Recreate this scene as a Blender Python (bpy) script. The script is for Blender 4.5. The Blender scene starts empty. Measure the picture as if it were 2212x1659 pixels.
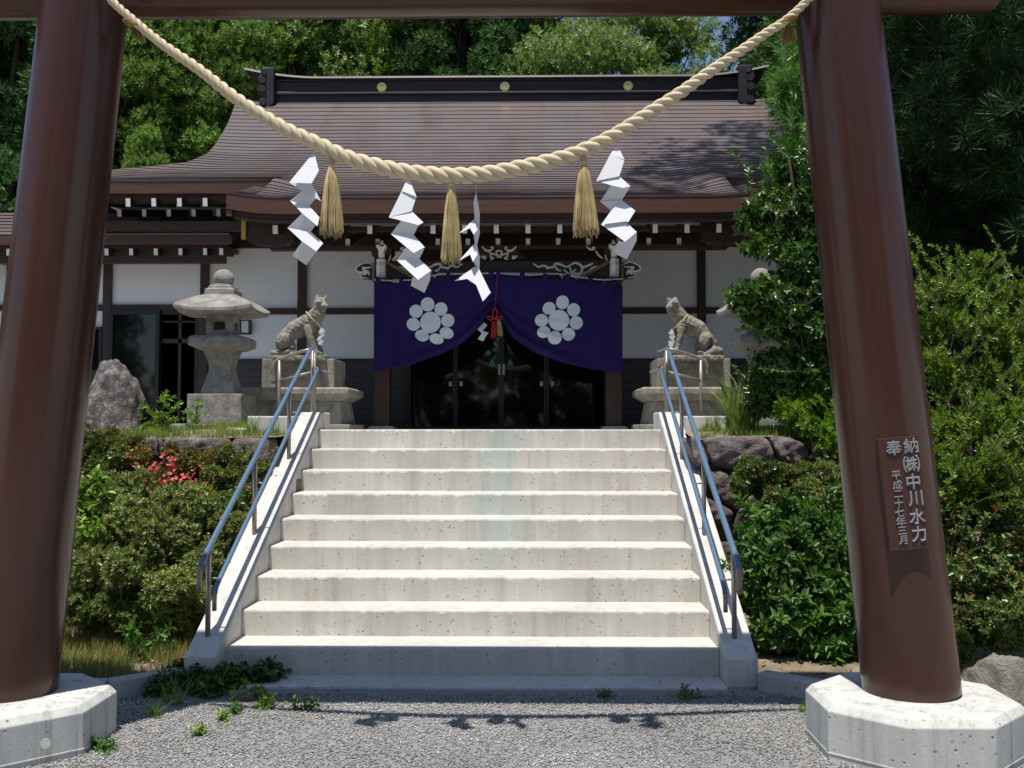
import bpy, math, random
import numpy as np
from mathutils import Vector, Matrix
random.seed(7); RNG=np.random.default_rng(7)
PI=math.pi; R=math.radians
SC=bpy.context.scene; COL=SC.collection
U=1.35                       # authoring units -> metres
CAM=(0.315,0.0,1.40); FPX=2204.0
PITCH=math.atan((925-829.5)/FPX); YAW=36/FPX
def P(x,y,d):
    """world point seen at photo position (x,y) (2212 px wide) lying in the upright plane at distance d"""
    u=(x-1106)/FPX; v=(829.5-y)/FPX
    sp,cp,sy,cy=math.sin(PITCH),math.cos(PITCH),math.sin(YAW),math.cos(YAW)
    f=(-sy*cp,cy*cp,sp); r=(cy,sy,0); up=(sy*sp,-cy*sp,cp)
    D=[f[i]+u*r[i]+v*up[i] for i in range(3)]
    k=d/D[1]
    return (CAM[0]+k*D[0],d,CAM[2]+k*D[2])
ORG={}
def lnk(o): COL.objects.link(o); return o
def meta(o,label=None,cat=None,group=None,kind=None):
    if label: o['label']=label
    if cat: o['category']=cat
    if group: o['group']=group
    if kind: o['kind']=kind
    return o
def thing(name,label,cat,loc=(0,0,0),group=None):
    o=bpy.data.objects.new(name,None); lnk(o); o.location=[c*U for c in loc]
    o.empty_display_size=.1
    meta(o,label,cat,group); ORG[o.name]=tuple(loc); return o
def org(o):
    return ORG[o.name]
def bare(name,V,F,mat,parent=None,smooth=False,uv=None,loc=None):
    """V in authoring units, world space"""
    V=np.asarray(V,dtype=np.float64).reshape(-1,3)
    if parent is not None: o0=np.array(org(parent))
    elif loc is not None: o0=np.array(loc)
    else: o0=np.zeros(3)
    me=bpy.data.meshes.new(name)
    W=((V-o0)*U).astype(np.float32)
    if isinstance(F,np.ndarray):
        nf,k=F.shape
        me.vertices.add(len(W)); me.vertices.foreach_set('co',W.ravel())
        me.loops.add(nf*k); me.loops.foreach_set('vertex_index',F.astype(np.int32).ravel())
        me.polygons.add(nf); me.polygons.foreach_set('loop_start',np.arange(0,nf*k,k,dtype=np.int32))
        try: me.polygons.foreach_set('loop_total',np.full(nf,k,dtype=np.int32))
        except Exception: pass
        me.update(calc_edges=True); me.validate()
    else:
        me.from_pydata(W.tolist(),[],F); me.update()
    if uv is not None:
        l=me.uv_layers.new(name='UVMap')
        idx=np.empty(len(me.loops),dtype=np.int32); me.loops.foreach_get('vertex_index',idx)
        l.data.foreach_set('uv',np.asarray(uv,dtype=np.float32)[idx].ravel())
    if smooth: me.polygons.foreach_set('use_smooth',np.ones(len(me.polygons),dtype=bool))
    me.materials.append(mat)
    o=bpy.data.objects.new(name,me); lnk(o)
    if parent is not None:
        o.parent=parent; ORG[o.name]=tuple(o0)
    else:
        o.location=[c*U for c in o0]; ORG[o.name]=tuple(o0)
    return o
class MB:
    def __init__(s): s.v=[]; s.f=[]; s.uv=[]
    def add(s,V,F,uv=None):
        n=len(s.v); s.v+= [tuple(p) for p in V]; s.f+=[tuple(i+n for i in f) for f in F]
        s.uv+= [tuple(q) for q in uv] if uv is not None else [(0,0)]*len(V)
        return s
    def box(s,x0,x1,y0,y1,z0,z1):
        V=[(x0,y0,z0),(x1,y0,z0),(x1,y1,z0),(x0,y1,z0),(x0,y0,z1),(x1,y0,z1),(x1,y1,z1),(x0,y1,z1)]
        return s.add(V,[(0,3,2,1),(4,5,6,7),(0,1,5,4),(1,2,6,5),(2,3,7,6),(3,0,4,7)])
    def bar(s,p0,p1,w,h):
        """rectangular bar from p0 to p1, w sideways, h upwards"""
        a=Vector(p0);b=Vector(p1);d=(b-a).normalized()
        sd=d.cross(Vector((0,0,1))); 
        if sd.length<1e-4: sd=Vector((1,0,0))
        sd.normalize(); up=sd.cross(d).normalized()
        V=[]
        for q in (a,b):
            for i,j in ((-1,-1),(1,-1),(1,1),(-1,1)): V.append(tuple(q+sd*(i*w/2)+up*(j*h/2)))
        return s.add(V,[(0,1,2,3),(7,6,5,4),(0,4,5,1),(1,5,6,2),(2,6,7,3),(3,7,4,0)])
    def tube(s,pts,rad,n=10,cap=True):
        pts=[Vector(p) for p in pts]
        if not hasattr(rad,'__len__'): rad=[rad]*len(pts)
        V=[];uv=[];ref=None;L=0
        for i,p in enumerate(pts):
            t=(pts[min(i+1,len(pts)-1)]-pts[max(i-1,0)]).normalized()
            if ref is None:
                ref=t.orthogonal().normalized()
            ref=(ref-t*ref.dot(t)).normalized(); b=t.cross(ref)
            if i: L+=(p-pts[i-1]).length
            for k in range(n):
                a=2*PI*k/n
                V.append(tuple(p+ref*(math.cos(a)*rad[i])+b*(math.sin(a)*rad[i]))); uv.append((L,k/n))
        F=[]
        for i in range(len(pts)-1):
            for k in range(n):
                F.append((i*n+k,i*n+(k+1)%n,(i+1)*n+(k+1)%n,(i+1)*n+k))
        if cap: F.append(tuple(range(n))[::-1]); F.append(tuple((len(pts)-1)*n+k for k in range(n)))
        return s.add(V,F,uv)
    def lathe(s,prof,c=(0,0,0),n=32,rot=0,sx=1,sy=1,cap=True):
        """prof: list of (r,z)"""
        V=[];F=[]
        for r,z in prof:
            for k in range(n):
                a=rot+2*PI*k/n; V.append((c[0]+r*sx*math.cos(a),c[1]+r*sy*math.sin(a),c[2]+z))
        for i in range(len(prof)-1):
            for k in range(n):
                F.append((i*n+k,i*n+(k+1)%n,(i+1)*n+(k+1)%n,(i+1)*n+k))
        if cap:
            F.append(tuple(range(n))[::-1]); F.append(tuple((len(prof)-1)*n+k for k in range(n)))
        return s.add(V,F)
    def rect(s,prof,c):
        """stack of rectangles: (hx,hy,z)"""
        V=[];F=[]
        for hx,hy,z in prof:
            for i,j in ((-1,-1),(1,-1),(1,1),(-1,1)): V.append((c[0]+i*hx,c[1]+j*hy,c[2]+z))
        for i in range(len(prof)-1):
            for k in range(4):
                F.append((i*4+k,i*4+(k+1)%4,(i+1)*4+(k+1)%4,(i+1)*4+k))
        F.append((3,2,1,0)); m=(len(prof)-1)*4; F.append((m,m+1,m+2,m+3))
        return s.add(V,F)
    def prism(s,poly,y0,y1,axis='y'):
        """polygon of (a,b) extruded; axis y: points (x,z)  axis x: points (y,z)"""
        n=len(poly); V=[]
        for t in (y0,y1):
            for a,b in poly: V.append((a,t,b) if axis=='y' else (t,a,b))
        F=[tuple(range(n)),tuple(range(n,2*n))[::-1]]
        for k in range(n): F.append((k,k+n,(k+1)%n+n,(k+1)%n))
        return s.add(V,F)
    def grid(s,fn,nu,nv,uvf=None):
        V=[];F=[];uv=[]
        for j in range(nv+1):
            for i in range(nu+1):
                V.append(fn(i/nu,j/nv)); uv.append((i/nu,j/nv))
        for j in range(nv):
            for i in range(nu):
                a=j*(nu+1)+i; F.append((a,a+1,a+nu+2,a+nu+1))
        return s.add(V,F,uv)
    def build(s,name,mat,parent=None,smooth=False,bevel=0,seg=2,loc=None,uv=False,weld=False):
        o=bare(name,s.v,s.f,mat,parent,smooth,np.array(s.uv) if uv else None,loc)
        me=o.data
        import bmesh
        b=bmesh.new(); b.from_mesh(me)
        if weld: bmesh.ops.remove_doubles(b,verts=b.verts,dist=1e-4)
        bmesh.ops.recalc_face_normals(b,faces=b.faces); b.to_mesh(me); b.free()
        if bevel:
            m=o.modifiers.new('bevel','BEVEL'); m.width=bevel*U; m.segments=seg; m.limit_method='ANGLE'; m.angle_limit=R(35)
        return o
def autos(o,ang=40):
    """smooth shading but keep sharp edges"""
    me=o.data
    import bmesh
    b=bmesh.new(); b.from_mesh(me)
    for f in b.faces: f.smooth=True
    for e in b.edges:
        if len(e.link_faces)==2 and e.calc_face_angle(0)>R(ang): e.smooth=False
    b.to_mesh(me); b.free(); return o
# ------------------------------------------------------------------ materials
MATS={}
def new_mat(name):
    m=bpy.data.materials.new(name); m.use_nodes=True; nt=m.node_tree
    b=nt.nodes['Principled BSDF']; return m,nt,b
def nd(nt,t,**k):
    n=nt.nodes.new(t)
    for a,v in k.items():
        if a=='inp':
            for kk,vv in v.items(): n.inputs[kk].default_value=vv
        else: setattr(n,a,v)
    return n
def ramp(nt,src,stops,interp='LINEAR'):
    r=nt.nodes.new('ShaderNodeValToRGB'); r.color_ramp.interpolation=interp
    e=r.color_ramp.elements
    while len(e)<len(stops): e.new(.5)
    for i,(p,c) in enumerate(stops):
        e[i].position=p; e[i].color=(c[0],c[1],c[2],1) if hasattr(c,'__len__') else (c,c,c,1)
    nt.links.new(src,r.inputs[0]); return r.outputs[0]
def coords(nt,scale=(1,1,1),kind='Object'):
    tc=nt.nodes.new('ShaderNodeTexCoord'); mp=nt.nodes.new('ShaderNodeMapping')
    nt.links.new(tc.outputs[kind],mp.inputs[0]); mp.inputs['Scale'].default_value=scale; return mp.outputs[0]
def noise(nt,vec,scale,detail=4,rough=.6):
    n=nd(nt,'ShaderNodeTexNoise'); n.inputs['Scale'].default_value=scale; n.inputs['Detail'].default_value=detail
    n.inputs['Roughness'].default_value=rough; nt.links.new(vec,n.inputs['Vector']); return n.outputs['Fac']
def mix(nt,fac,a,b,mode='MIX'):
    m=nt.nodes.new('ShaderNodeMix'); m.data_type='RGBA'; m.blend_type=mode
    for s,i in ((fac,0),(a,6),(b,7)):
        if hasattr(s,'is_linked') or isinstance(s,bpy.types.NodeSocket): nt.links.new(s,m.inputs[i])
        elif i==0: m.inputs[0].default_value=s
        else: m.inputs[i].default_value=(s[0],s[1],s[2],1)
    return m.outputs[2]
def bump(nt,b,h,strength=.3,dist=.01,prev=None):
    n=nt.nodes.new('ShaderNodeBump'); n.inputs['Strength'].default_value=strength; n.inputs['Distance'].default_value=dist
    nt.links.new(h,n.inputs['Height'])
    if prev is not None: nt.links.new(prev,n.inputs['Normal'])
    nt.links.new(n.outputs[0],b.inputs['Normal']); return n.outputs[0]
def mat_noise(name,c1,c2,scale=8,rough=.7,stretch=(1,1,1),bscale=40,bstr=.3,bdist=.01,c3=None,metal=0,spec=.5,coat=0):
    m,nt,b=new_mat(name); v=coords(nt,stretch)
    n=noise(nt,v,scale,6,.65)
    st=[(.3,c1),(.7,c2)] if c3 is None else [(.25,c1),(.5,c2),(.72,c3)]
    nt.links.new(ramp(nt,n,st),b.inputs['Base Color'])
    b.inputs['Roughness'].default_value=rough; b.inputs['Metallic'].default_value=metal
    b.inputs['Specular IOR Level'].default_value=spec; b.inputs['Coat Weight'].default_value=coat
    if bstr: bump(nt,b,noise(nt,v,bscale,5,.7),bstr,bdist)
    return m
def mat_leaf(name,cols,rough=.45,trans=.25,spec=.5,patch=1.2):
    """leaf colour varies leaf by leaf and in patches"""
    m,nt,b=new_mat(name)
    g=nt.nodes.new('ShaderNodeNewGeometry')
    r=ramp(nt,g.outputs['Random Per Island'],[(i/(len(cols)-1),c) for i,c in enumerate(cols)])
    v=coords(nt); n=noise(nt,v,patch,2,.5)
    k=ramp(nt,n,[(.3,.65),(.7,1.25)])
    c=mix(nt,1.0,r,k,'MULTIPLY')
    nt.links.new(c,b.inputs['Base Color']); b.inputs['Roughness'].default_value=rough; b.inputs['Specular IOR Level'].default_value=spec
    tr=nt.nodes.new('ShaderNodeBsdfTranslucent'); cc=mix(nt,1.0,c,(1.5,1.6,.6),'MULTIPLY'); nt.links.new(cc,tr.inputs[0])
    ms=nt.nodes.new('ShaderNodeMixShader'); ms.inputs[0].default_value=trans
    nt.links.new(b.outputs[0],ms.inputs[1]); nt.links.new(tr.outputs[0],ms.inputs[2])
    nt.links.new(ms.outputs[0],nt.nodes['Material Output'].inputs[0]); return m
def mat_concrete(name,base=(.59,.56,.51),stain=False,dirty=.0,pits=1.0):
    m,nt,b=new_mat(name); v=coords(nt,kind='Object')
    big=noise(nt,v,1.6,5,.6)
    c=ramp(nt,big,[(.3,[q*.86 for q in base]),(.7,[min(q*1.1,.8) for q in base])])
    vs=coords(nt,(9,9,.35)); st=noise(nt,vs,1.0,6,.7)
    k=ramp(nt,st,[(.30,.70-dirty),(.46,.93),(.58,1.0),(.74,1.22)])
    c=mix(nt,.75,c,k,'MULTIPLY')
    fine=noise(nt,v,60,3,.6); c=mix(nt,.5,c,ramp(nt,fine,[(.3,.85),(.7,1.08)]),'MULTIPLY')
    # pits
    vo=nd(nt,'ShaderNodeTexVoronoi'); vo.inputs['Scale'].default_value=19; nt.links.new(v,vo.inputs['Vector'])
    pit=ramp(nt,vo.outputs['Distance'],[(.10,0),(.19,1)])
    gate=ramp(nt,noise(nt,v,3.3,4,.6),[(.44,1),(.56,0)])
    pm=mix(nt,1.0,pit,gate,'LIGHTEN')
    c=mix(nt,pits,c,mix(nt,1.0,c,ramp(nt,pm,[(0,.45),(1,1)]),'MULTIPLY'))
    if stain:
        tc=nt.nodes.new('ShaderNodeTexCoord'); sep=nt.nodes.new('ShaderNodeSeparateXYZ'); nt.links.new(tc.outputs['Object'],sep.inputs[0])
        mm=nd(nt,'ShaderNodeMath',operation='ADD'); mm.inputs[1].default_value=-.12*U; nt.links.new(sep.outputs[0],mm.inputs[0])
        ab=nd(nt,'ShaderNodeMath',operation='ABSOLUTE'); nt.links.new(mm.outputs[0],ab.inputs[0])
        wv=nd(nt,'ShaderNodeMath',operation='ADD'); nt.links.new(ab.outputs[0],wv.inputs[0])
        nz=noise(nt,coords(nt,(3,3,.6)),1.2,5,.7); nm=nd(nt,'ShaderNodeMath',operation='MULTIPLY'); nm.inputs[1].default_value=1.3; nt.links.new(nz,nm.inputs[0]); nt.links.new(nm.outputs[0],wv.inputs[1])
        f=ramp(nt,wv.outputs[0],[(.55,.75),(.95,0)])
        hz=ramp(nt,sep.outputs[2],[(.9,0),(1.0,1)]); # faded: only upper steps
        f2=mix(nt,1.0,f,ramp(nt,sep.outputs[2],[(.45,.12),(1.0,.6)]),'MULTIPLY')
        c=mix(nt,f2,c,(.36,.50,.47))
    nt.links.new(c,b.inputs['Base Color']); b.inputs['Roughness'].default_value=.85; b.inputs['Specular IOR Level'].default_value=.25
    n1=bump(nt,b,pm,.6*pits,.006); bump(nt,b,fine,.25,.004,n1)
    return m
def mat_plain(name,c,rough=.5,metal=0,spec=.5):
    m,nt,b=new_mat(name); b.inputs['Base Color'].default_value=(*c,1); b.inputs['Roughness'].default_value=rough
    b.inputs['Metallic'].default_value=metal; b.inputs['Specular IOR Level'].default_value=spec; return m
M={}
M['conc']=mat_concrete('step concrete',stain=True)
M['conc2']=mat_concrete('smooth concrete',(.60,.585,.55),pits=.5)
M['conc3']=mat_concrete('base concrete',(.58,.58,.55),dirty=.36)
M['paint']=mat_noise('brown gate paint',(.056,.0225,.016),(.070,.029,.020),3,.21,(1,1,.15),90,.08,.004,spec=.42)
M['plaque']=mat_noise('plaque paint',(.060,.024,.016),(.07,.03,.02),3,.35,(1,1,.2),90,.04,.004)
M['letters']=mat_plain('cast letters',(.42,.41,.43),.35,.6)
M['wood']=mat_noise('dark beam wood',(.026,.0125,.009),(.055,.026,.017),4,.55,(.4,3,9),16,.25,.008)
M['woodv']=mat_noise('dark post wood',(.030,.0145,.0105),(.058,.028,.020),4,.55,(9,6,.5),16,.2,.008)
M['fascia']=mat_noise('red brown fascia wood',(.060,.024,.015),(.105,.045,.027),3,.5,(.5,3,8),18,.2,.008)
M['white']=mat_plain('white painted rafter end',(.78,.78,.76),.6)
M['plaster']=mat_noise('white wall board',(.74,.75,.75),(.80,.81,.81),2,.75,(1,1,1),160,.12,.004)
M['gold']=mat_plain('gilt metal',(.75,.60,.25),.38,.85)
M['brassedge']=mat_plain('brass plate',(.55,.38,.06),.4,.7)
M['ridge']=mat_noise('dark sheet metal ridge',(.022,.019,.022),(.044,.037,.040),2.2,.5,(.3,3,3),30,.08,.01,spec=.3)
M['stone']=mat_noise('weathered granite',(.13,.12,.105),(.30,.285,.255),9,.9,(1,1,1),55,.9,.022,c3=(.44,.42,.38))
M['stone2']=mat_noise('mossy pedestal stone',(.12,.115,.09),(.30,.28,.225),9,.9,(1,1,.6),60,.8,.018,c3=(.42,.39,.31))
M['statue']=mat_noise('carved grey stone',(.13,.12,.095),(.29,.265,.22),13,.9,(1,1,1),48,1.0,.024,c3=(.42,.39,.33))
M['rock']=mat_noise('purple brown wall rock',(.075,.058,.054),(.17,.135,.128),6,.85,(1,1,1),26,1.0,.05,c3=(.36,.33,.32))
M['boulder']=mat_noise('grey speckled boulder',(.06,.05,.048),(.15,.13,.125),11,.9,(1,1,1),34,1.0,.05,c3=(.50,.47,.44))
M['rail']=mat_noise('blue plastic handrail',(.09,.15,.235),(.115,.18,.27),6,.32,(1,1,1),60,.03,.002)
M['steel']=mat_noise('brown grey steel post',(.24,.21,.185),(.31,.28,.25),10,.4,(1,1,1),60,.05,.002,metal=.35)
M['paper']=mat_plain('white paper',(.80,.81,.84),.7)
def mk_paper():
    m=M['paper']; nt=m.node_tree; b=nt.nodes['Principled BSDF']
    tr=nt.nodes.new('ShaderNodeBsdfTranslucent'); tr.inputs[0].default_value=(.8,.81,.84,1)
    ms=nt.nodes.new('ShaderNodeMixShader'); ms.inputs[0].default_value=.3
    nt.links.new(b.outputs[0],ms.inputs[1]); nt.links.new(tr.outputs[0],ms.inputs[2]); nt.links.new(ms.outputs[0],nt.nodes['Material Output'].inputs[0])
mk_paper()
def mk_fibre(name,c1,c2,sc=(3,22),c3=None):
    m,nt,b=new_mat(name)
    v=coords(nt,(sc[0],sc[1],1),'UV'); n=noise(nt,v,6,4,.7)
    nt.links.new(ramp(nt,n,[(.3,c1),(.7,c2)]),b.inputs['Base Color']); b.inputs['Roughness'].default_value=.55
    bump(nt,b,n,.35,.004); return m
M['rope']=mk_fibre('straw rope',(.52,.42,.26),(.70,.60,.42))
M['straw']=mat_leaf('straw strands',[(.52,.39,.17),(.74,.60,.33),(.62,.48,.23)],.6,.12,patch=6)
M['goldrope']=mk_fibre('old golden rope',(.20,.12,.03),(.38,.25,.08))
M['curtain']=mat_noise('purple cloth',(.0150,.007,.066),(.019,.009,.082),2,.8,(1,1,1),400,.1,.001,spec=.2)
M['crest']=mat_noise('white dyed crest',(.60,.64,.66),(.66,.70,.72),4,.8,(1,1,1),300,.1,.001,spec=.2)
M['red']=mat_plain('red silk',(.38,.010,.014),.5)
M['black']=mat_plain('black frame',(.012,.013,.015),.4)
M['glass']=mat_plain('dark window glass',(.006,.007,.007),.035,0,.6)
M['sill']=mat_plain('grey fittings',(.4,.42,.43),.3,.6)
M['sticker']=mat_plain('cyan sticker',(.12,.36,.42),.5)
M['lampglass']=mat_plain('frosted lamp glass',(.6,.62,.62),.3)
M['bark']=mat_noise('bark',(.035,.026,.019),(.085,.066,.050),6,.9,(3,3,.6),30,.8,.03)
M['barkpale']=mat_noise('pale bark',(.12,.105,.085),(.22,.20,.17),6,.9,(3,3,.6),30,.6,.02)
M['twig']=mat_plain('grey twigs',(.16,.13,.11),.8)
def mk_siding():
    m,nt,b=new_mat('dark siding boards'); v=coords(nt)
    n=noise(nt,coords(nt,(.6,3,12)),3,5,.7)
    c=ramp(nt,n,[(.3,(.030,.026,.027)),(.7,(.062,.053,.053))])
    sep=nt.nodes.new('ShaderNodeSeparateXYZ'); nt.links.new(v,sep.inputs[0])
    m1=nd(nt,'ShaderNodeMath',operation='MULTIPLY'); m1.inputs[1].default_value=1/(.075*U); nt.links.new(sep.outputs[2],m1.inputs[0])
    fr=nd(nt,'ShaderNodeMath',operation='FRACT'); nt.links.new(m1.outputs[0],fr.inputs[0])
    g=ramp(nt,fr.outputs[0],[(.0,0.0),(.07,1)])
    nt.links.new(mix(nt,1.0,c,ramp(nt,fr.outputs[0],[(0,.25),(.08,1)]),'MULTIPLY'),b.inputs['Base Color']); b.inputs['Roughness'].default_value=.6
    bump(nt,b,g,.6,.01); return m
M['siding']=mk_siding()
def mk_shingle():
    m,nt,b=new_mat('brown sheet shingles'); v=coords(nt)
    a=noise(nt,coords(nt,(1.2,.35,.35)),1.0,4,.6)
    c=ramp(nt,a,[(.3,(.118,.092,.090)),(.5,(.155,.118,.113)),(.7,(.145,.124,.130))])
    f=noise(nt,coords(nt,(1,1,1)),30,3,.6); c=mix(nt,.6,c,ramp(nt,f,[(.3,.8),(.7,1.15)]),'MULTIPLY')
    # greenish grey run-off streaks
    s=noise(nt,coords(nt,(2.2,.12,.12)),1.0,5,.75); c=mix(nt,ramp(nt,s,[(.52,0),(.68,.55)]),c,(.135,.138,.148))
    # fine vertical joints
    sep=nt.nodes.new('ShaderNodeSeparateXYZ'); nt.links.new(v,sep.inputs[0])
    mx=nd(nt,'ShaderNodeMath',operation='MULTIPLY'); mx.inputs[1].default_value=1/(.36*U); nt.links.new(sep.outputs[0],mx.inputs[0])
    fr=nd(nt,'ShaderNodeMath',operation='FRACT'); nt.links.new(mx.outputs[0],fr.inputs[0])
    c=mix(nt,.5,c,ramp(nt,fr.outputs[0],[(0,1.35),(.02,1.0)]),'MULTIPLY')
    # bird droppings / petals near the ridge
    vo=nd(nt,'ShaderNodeTexVoronoi'); vo.inputs['Scale'].default_value=9; nt.links.new(coords(nt,(1,.8,.8)),vo.inputs['Vector'])
    sp=ramp(nt,vo.outputs['Distance'],[(.07,1),(.11,0)])
    zz=ramp(nt,sep.outputs[2],[(.0,0),(1,1)])
    mz=nd(nt,'ShaderNodeMapRange'); mz.inputs['From Min'].default_value=5.2*U; mz.inputs['From Max'].default_value=5.9*U; nt.links.new(sep.outputs[2],mz.inputs[0])
    ga=ramp(nt,noise(nt,v,1.3,2,.5),[(.5,0),(.56,1)])
    k=mix(nt,1.0,mix(nt,1.0,sp,ga,'MULTIPLY'),mz.outputs[0],'MULTIPLY')
    c=mix(nt,k,c,(.42,.30,.26))
    nt.links.new(c,b.inputs['Base Color']); b.inputs['Roughness'].default_value=.36; b.inputs['Specular IOR Level'].default_value=.6
    bump(nt,b,f,.15,.004); return m
M['shingle']=mk_shingle()
M['gravelbase']=mat_noise('crushed grey gravel',(.12,.12,.12),(.30,.295,.29),95,.9,(1,1,1),120,1.0,.012,c3=(.42,.41,.40))
M['pebble']=mat_leaf('gravel stones',[(.09,.09,.092),(.42,.41,.39),(.22,.22,.22),(.62,.60,.56),(.33,.32,.31),(.14,.14,.14),(.50,.48,.44),(.27,.265,.26)],.85,0,spec=.2,patch=1)
M['soil']=mat_noise('dry brown soil',(.10,.075,.05),(.24,.185,.125),5,.95,(1,1,1),60,.8,.02,c3=(.36,.30,.22))
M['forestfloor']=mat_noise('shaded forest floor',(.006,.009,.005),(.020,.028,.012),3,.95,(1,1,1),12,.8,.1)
M['kerb']=mat_concrete('kerb stone',(.40,.41,.41),pits=.6)
# foliage
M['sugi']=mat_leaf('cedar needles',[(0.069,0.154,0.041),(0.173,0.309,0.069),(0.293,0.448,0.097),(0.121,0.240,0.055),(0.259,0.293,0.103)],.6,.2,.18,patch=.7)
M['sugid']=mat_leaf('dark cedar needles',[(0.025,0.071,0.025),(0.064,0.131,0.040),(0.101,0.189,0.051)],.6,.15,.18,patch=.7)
M['maple']=mat_leaf('light green leaves',[(.12,.20,.06),(.19,.28,.10),(.25,.34,.14),(.10,.17,.045)],.5,.35,patch=.6)
M['maple2']=mat_leaf('fresh yellow green leaves',[(.10,.18,.035),(.16,.26,.055),(.21,.31,.085),(.075,.14,.025)],.5,.35,patch=.6)
M['camellia']=mat_leaf('glossy dark leaves',[(0.023,0.072,0.013),(0.042,0.111,0.018),(0.078,0.169,0.026),(0.130,0.221,0.039)],.32,.2,.5)
M['podo']=mat_leaf('long narrow leaves',[(0.053,0.143,0.024),(0.098,0.225,0.039),(0.150,0.285,0.068)],.35,.2,.5)
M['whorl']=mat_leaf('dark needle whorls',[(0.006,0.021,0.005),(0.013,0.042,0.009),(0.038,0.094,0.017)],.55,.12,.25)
M['azalea']=mat_leaf('small azalea leaves',[(0.087,0.144,0.032),(0.165,0.232,0.054),(0.232,0.299,0.087),(0.271,0.194,0.067)],.4,.2,.5,patch=2)
M['azalea2']=mat_leaf('deep green azalea leaves',[(0.043,0.098,0.020),(0.085,0.169,0.034),(0.144,0.236,0.051),(0.270,0.119,0.051)],.35,.2,.5,patch=2)
M['bright']=mat_leaf('bright young leaves',[(0.094,0.200,0.015),(0.163,0.300,0.025),(0.225,0.362,0.037)],.35,.3,.5)
M['hydra']=mat_leaf('broad lobed leaves',[(.050,.125,.022),(.085,.19,.035),(.125,.25,.055),(.04,.10,.018)],.45,.3,.4)
M['bushr']=mat_leaf('evergreen hedge leaves',[(0.049,0.119,0.014),(0.105,0.210,0.025),(0.182,0.308,0.042),(0.238,0.182,0.042)],.35,.25,.5,patch=1.5)
M['flower']=mat_leaf('pink red petals',[(.75,.13,.14),(.80,.24,.24),(.70,.09,.10)],.5,.3)
M['whiteflower']=mat_leaf('white petals',[(.75,.74,.72),(.8,.79,.78)],.5,.3)
M['grass']=mat_leaf('grass blades',[(.12,.21,.03),(.19,.30,.05),(.27,.33,.08),(.13,.25,.035)],.5,.35,patch=2)
M['grassdry']=mat_leaf('mixed dry grass',[(.15,.22,.04),(.28,.30,.10),(.33,.26,.12),(.17,.26,.05),(.26,.12,.05)],.6,.3,patch=2)

M['azred']=mat_leaf('azalea leaves tinged red',[(.05,.10,.02),(.09,.15,.03),(.28,.10,.05),(.14,.18,.04),(.07,.12,.025),(.34,.16,.06)],.4,.2,.4,patch=3)
M['deadleaf']=mat_leaf('dry fallen leaves',[(.16,.07,.03),(.28,.17,.08),(.10,.05,.03)],.7,.1,.2)
# ------------------------------------------------------------------ world, sun, camera
SUNV=Vector((.082,.238,-1)).normalized()          # direction the light travels
el=math.asin(-SUNV.z); az=math.atan2(-SUNV.x,-SUNV.y)
w=bpy.data.worlds.new('World'); SC.world=w; w.use_nodes=True
sk=w.node_tree.nodes.new('ShaderNodeTexSky'); sk.sky_type='NISHITA'; sk.sun_disc=False; sk.sun_elevation=el; sk.sun_rotation=az
sk.altitude=300; sk.air_density=1.0; sk.dust_density=.6; sk.ozone_density=1.5
bg=w.node_tree.nodes['Background']; w.node_tree.links.new(sk.outputs[0],bg.inputs[0]); bg.inputs[1].default_value=.108
ld=bpy.data.lights.new('sun','SUN'); ld.energy=5.0; ld.angle=R(.55); ld.color=(1,.955,.88)
so=bpy.data.objects.new('sun',ld); lnk(so); so.rotation_euler=SUNV.to_track_quat('-Z','Y').to_euler(); so.location=(0,-5,20)
cd=bpy.data.cameras.new('camera'); cam=bpy.data.objects.new('camera',cd); lnk(cam); SC.camera=cam
cam.location=[c*U for c in CAM]; cam.rotation_euler=(PI/2+PITCH,0,YAW); cd.sensor_width=36; cd.lens=36*FPX/2212; cd.clip_end=800; cd.clip_start=.05
SC.view_settings.view_transform='Standard'; SC.view_settings.look='None'; SC.view_settings.exposure=.14; SC.view_settings.gamma=1
SC.render.engine='CYCLES'; SC.cycles.max_bounces=6; SC.cycles.diffuse_bounces=3; SC.cycles.glossy_bounces=3; SC.cycles.transmission_bounces=3
# ------------------------------------------------------------------ foliage tools
def leafq(l,w,dr=.0,fold=.0,base=0.0):
    """one leaf as a 4-gon pointing along +z of its own frame; returned along x"""
    return np.array([(base,0,0),(base+l*.45,w/2,fold),(base+l,0,-dr),(base+l*.45,-w/2,fold)])
def rotz(a): c,s=math.cos(a),math.sin(a); return np.array([[c,-s,0],[s,c,0],[0,0,1]])
def roty(a): c,s=math.cos(a),math.sin(a); return np.array([[c,0,s],[0,1,0],[-s,0,c]])
def sprig(n,l,w,ang0=20,ang1=75,stem=0.0,dr=0,jit=.2,seed=1):
    """n leaves round the +z axis; ang = angle from axis"""
    r=np.random.default_rng(seed); V=[];F=[]
    for i in range(n):
        a=i*2.39996+r.uniform(-.2,.2); t=i/max(n-1,1); an=R(ang0+(ang1-ang0)*(1-t))+r.uniform(-.15,.15)
        L=l*(1+r.uniform(-jit,jit))
        q=leafq(L,w*(L/l),dr*L,0)
        q=q@rotz(0)
        # leaf dir x -> tilt up towards z
        m=rotz(a)@roty(-(PI/2-an)); q=(m@q.T).T; q[:,2]+=stem*t
        V.append(q); F.append(np.arange(4)+4*i)
    return np.vstack(V),np.array(F)
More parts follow.
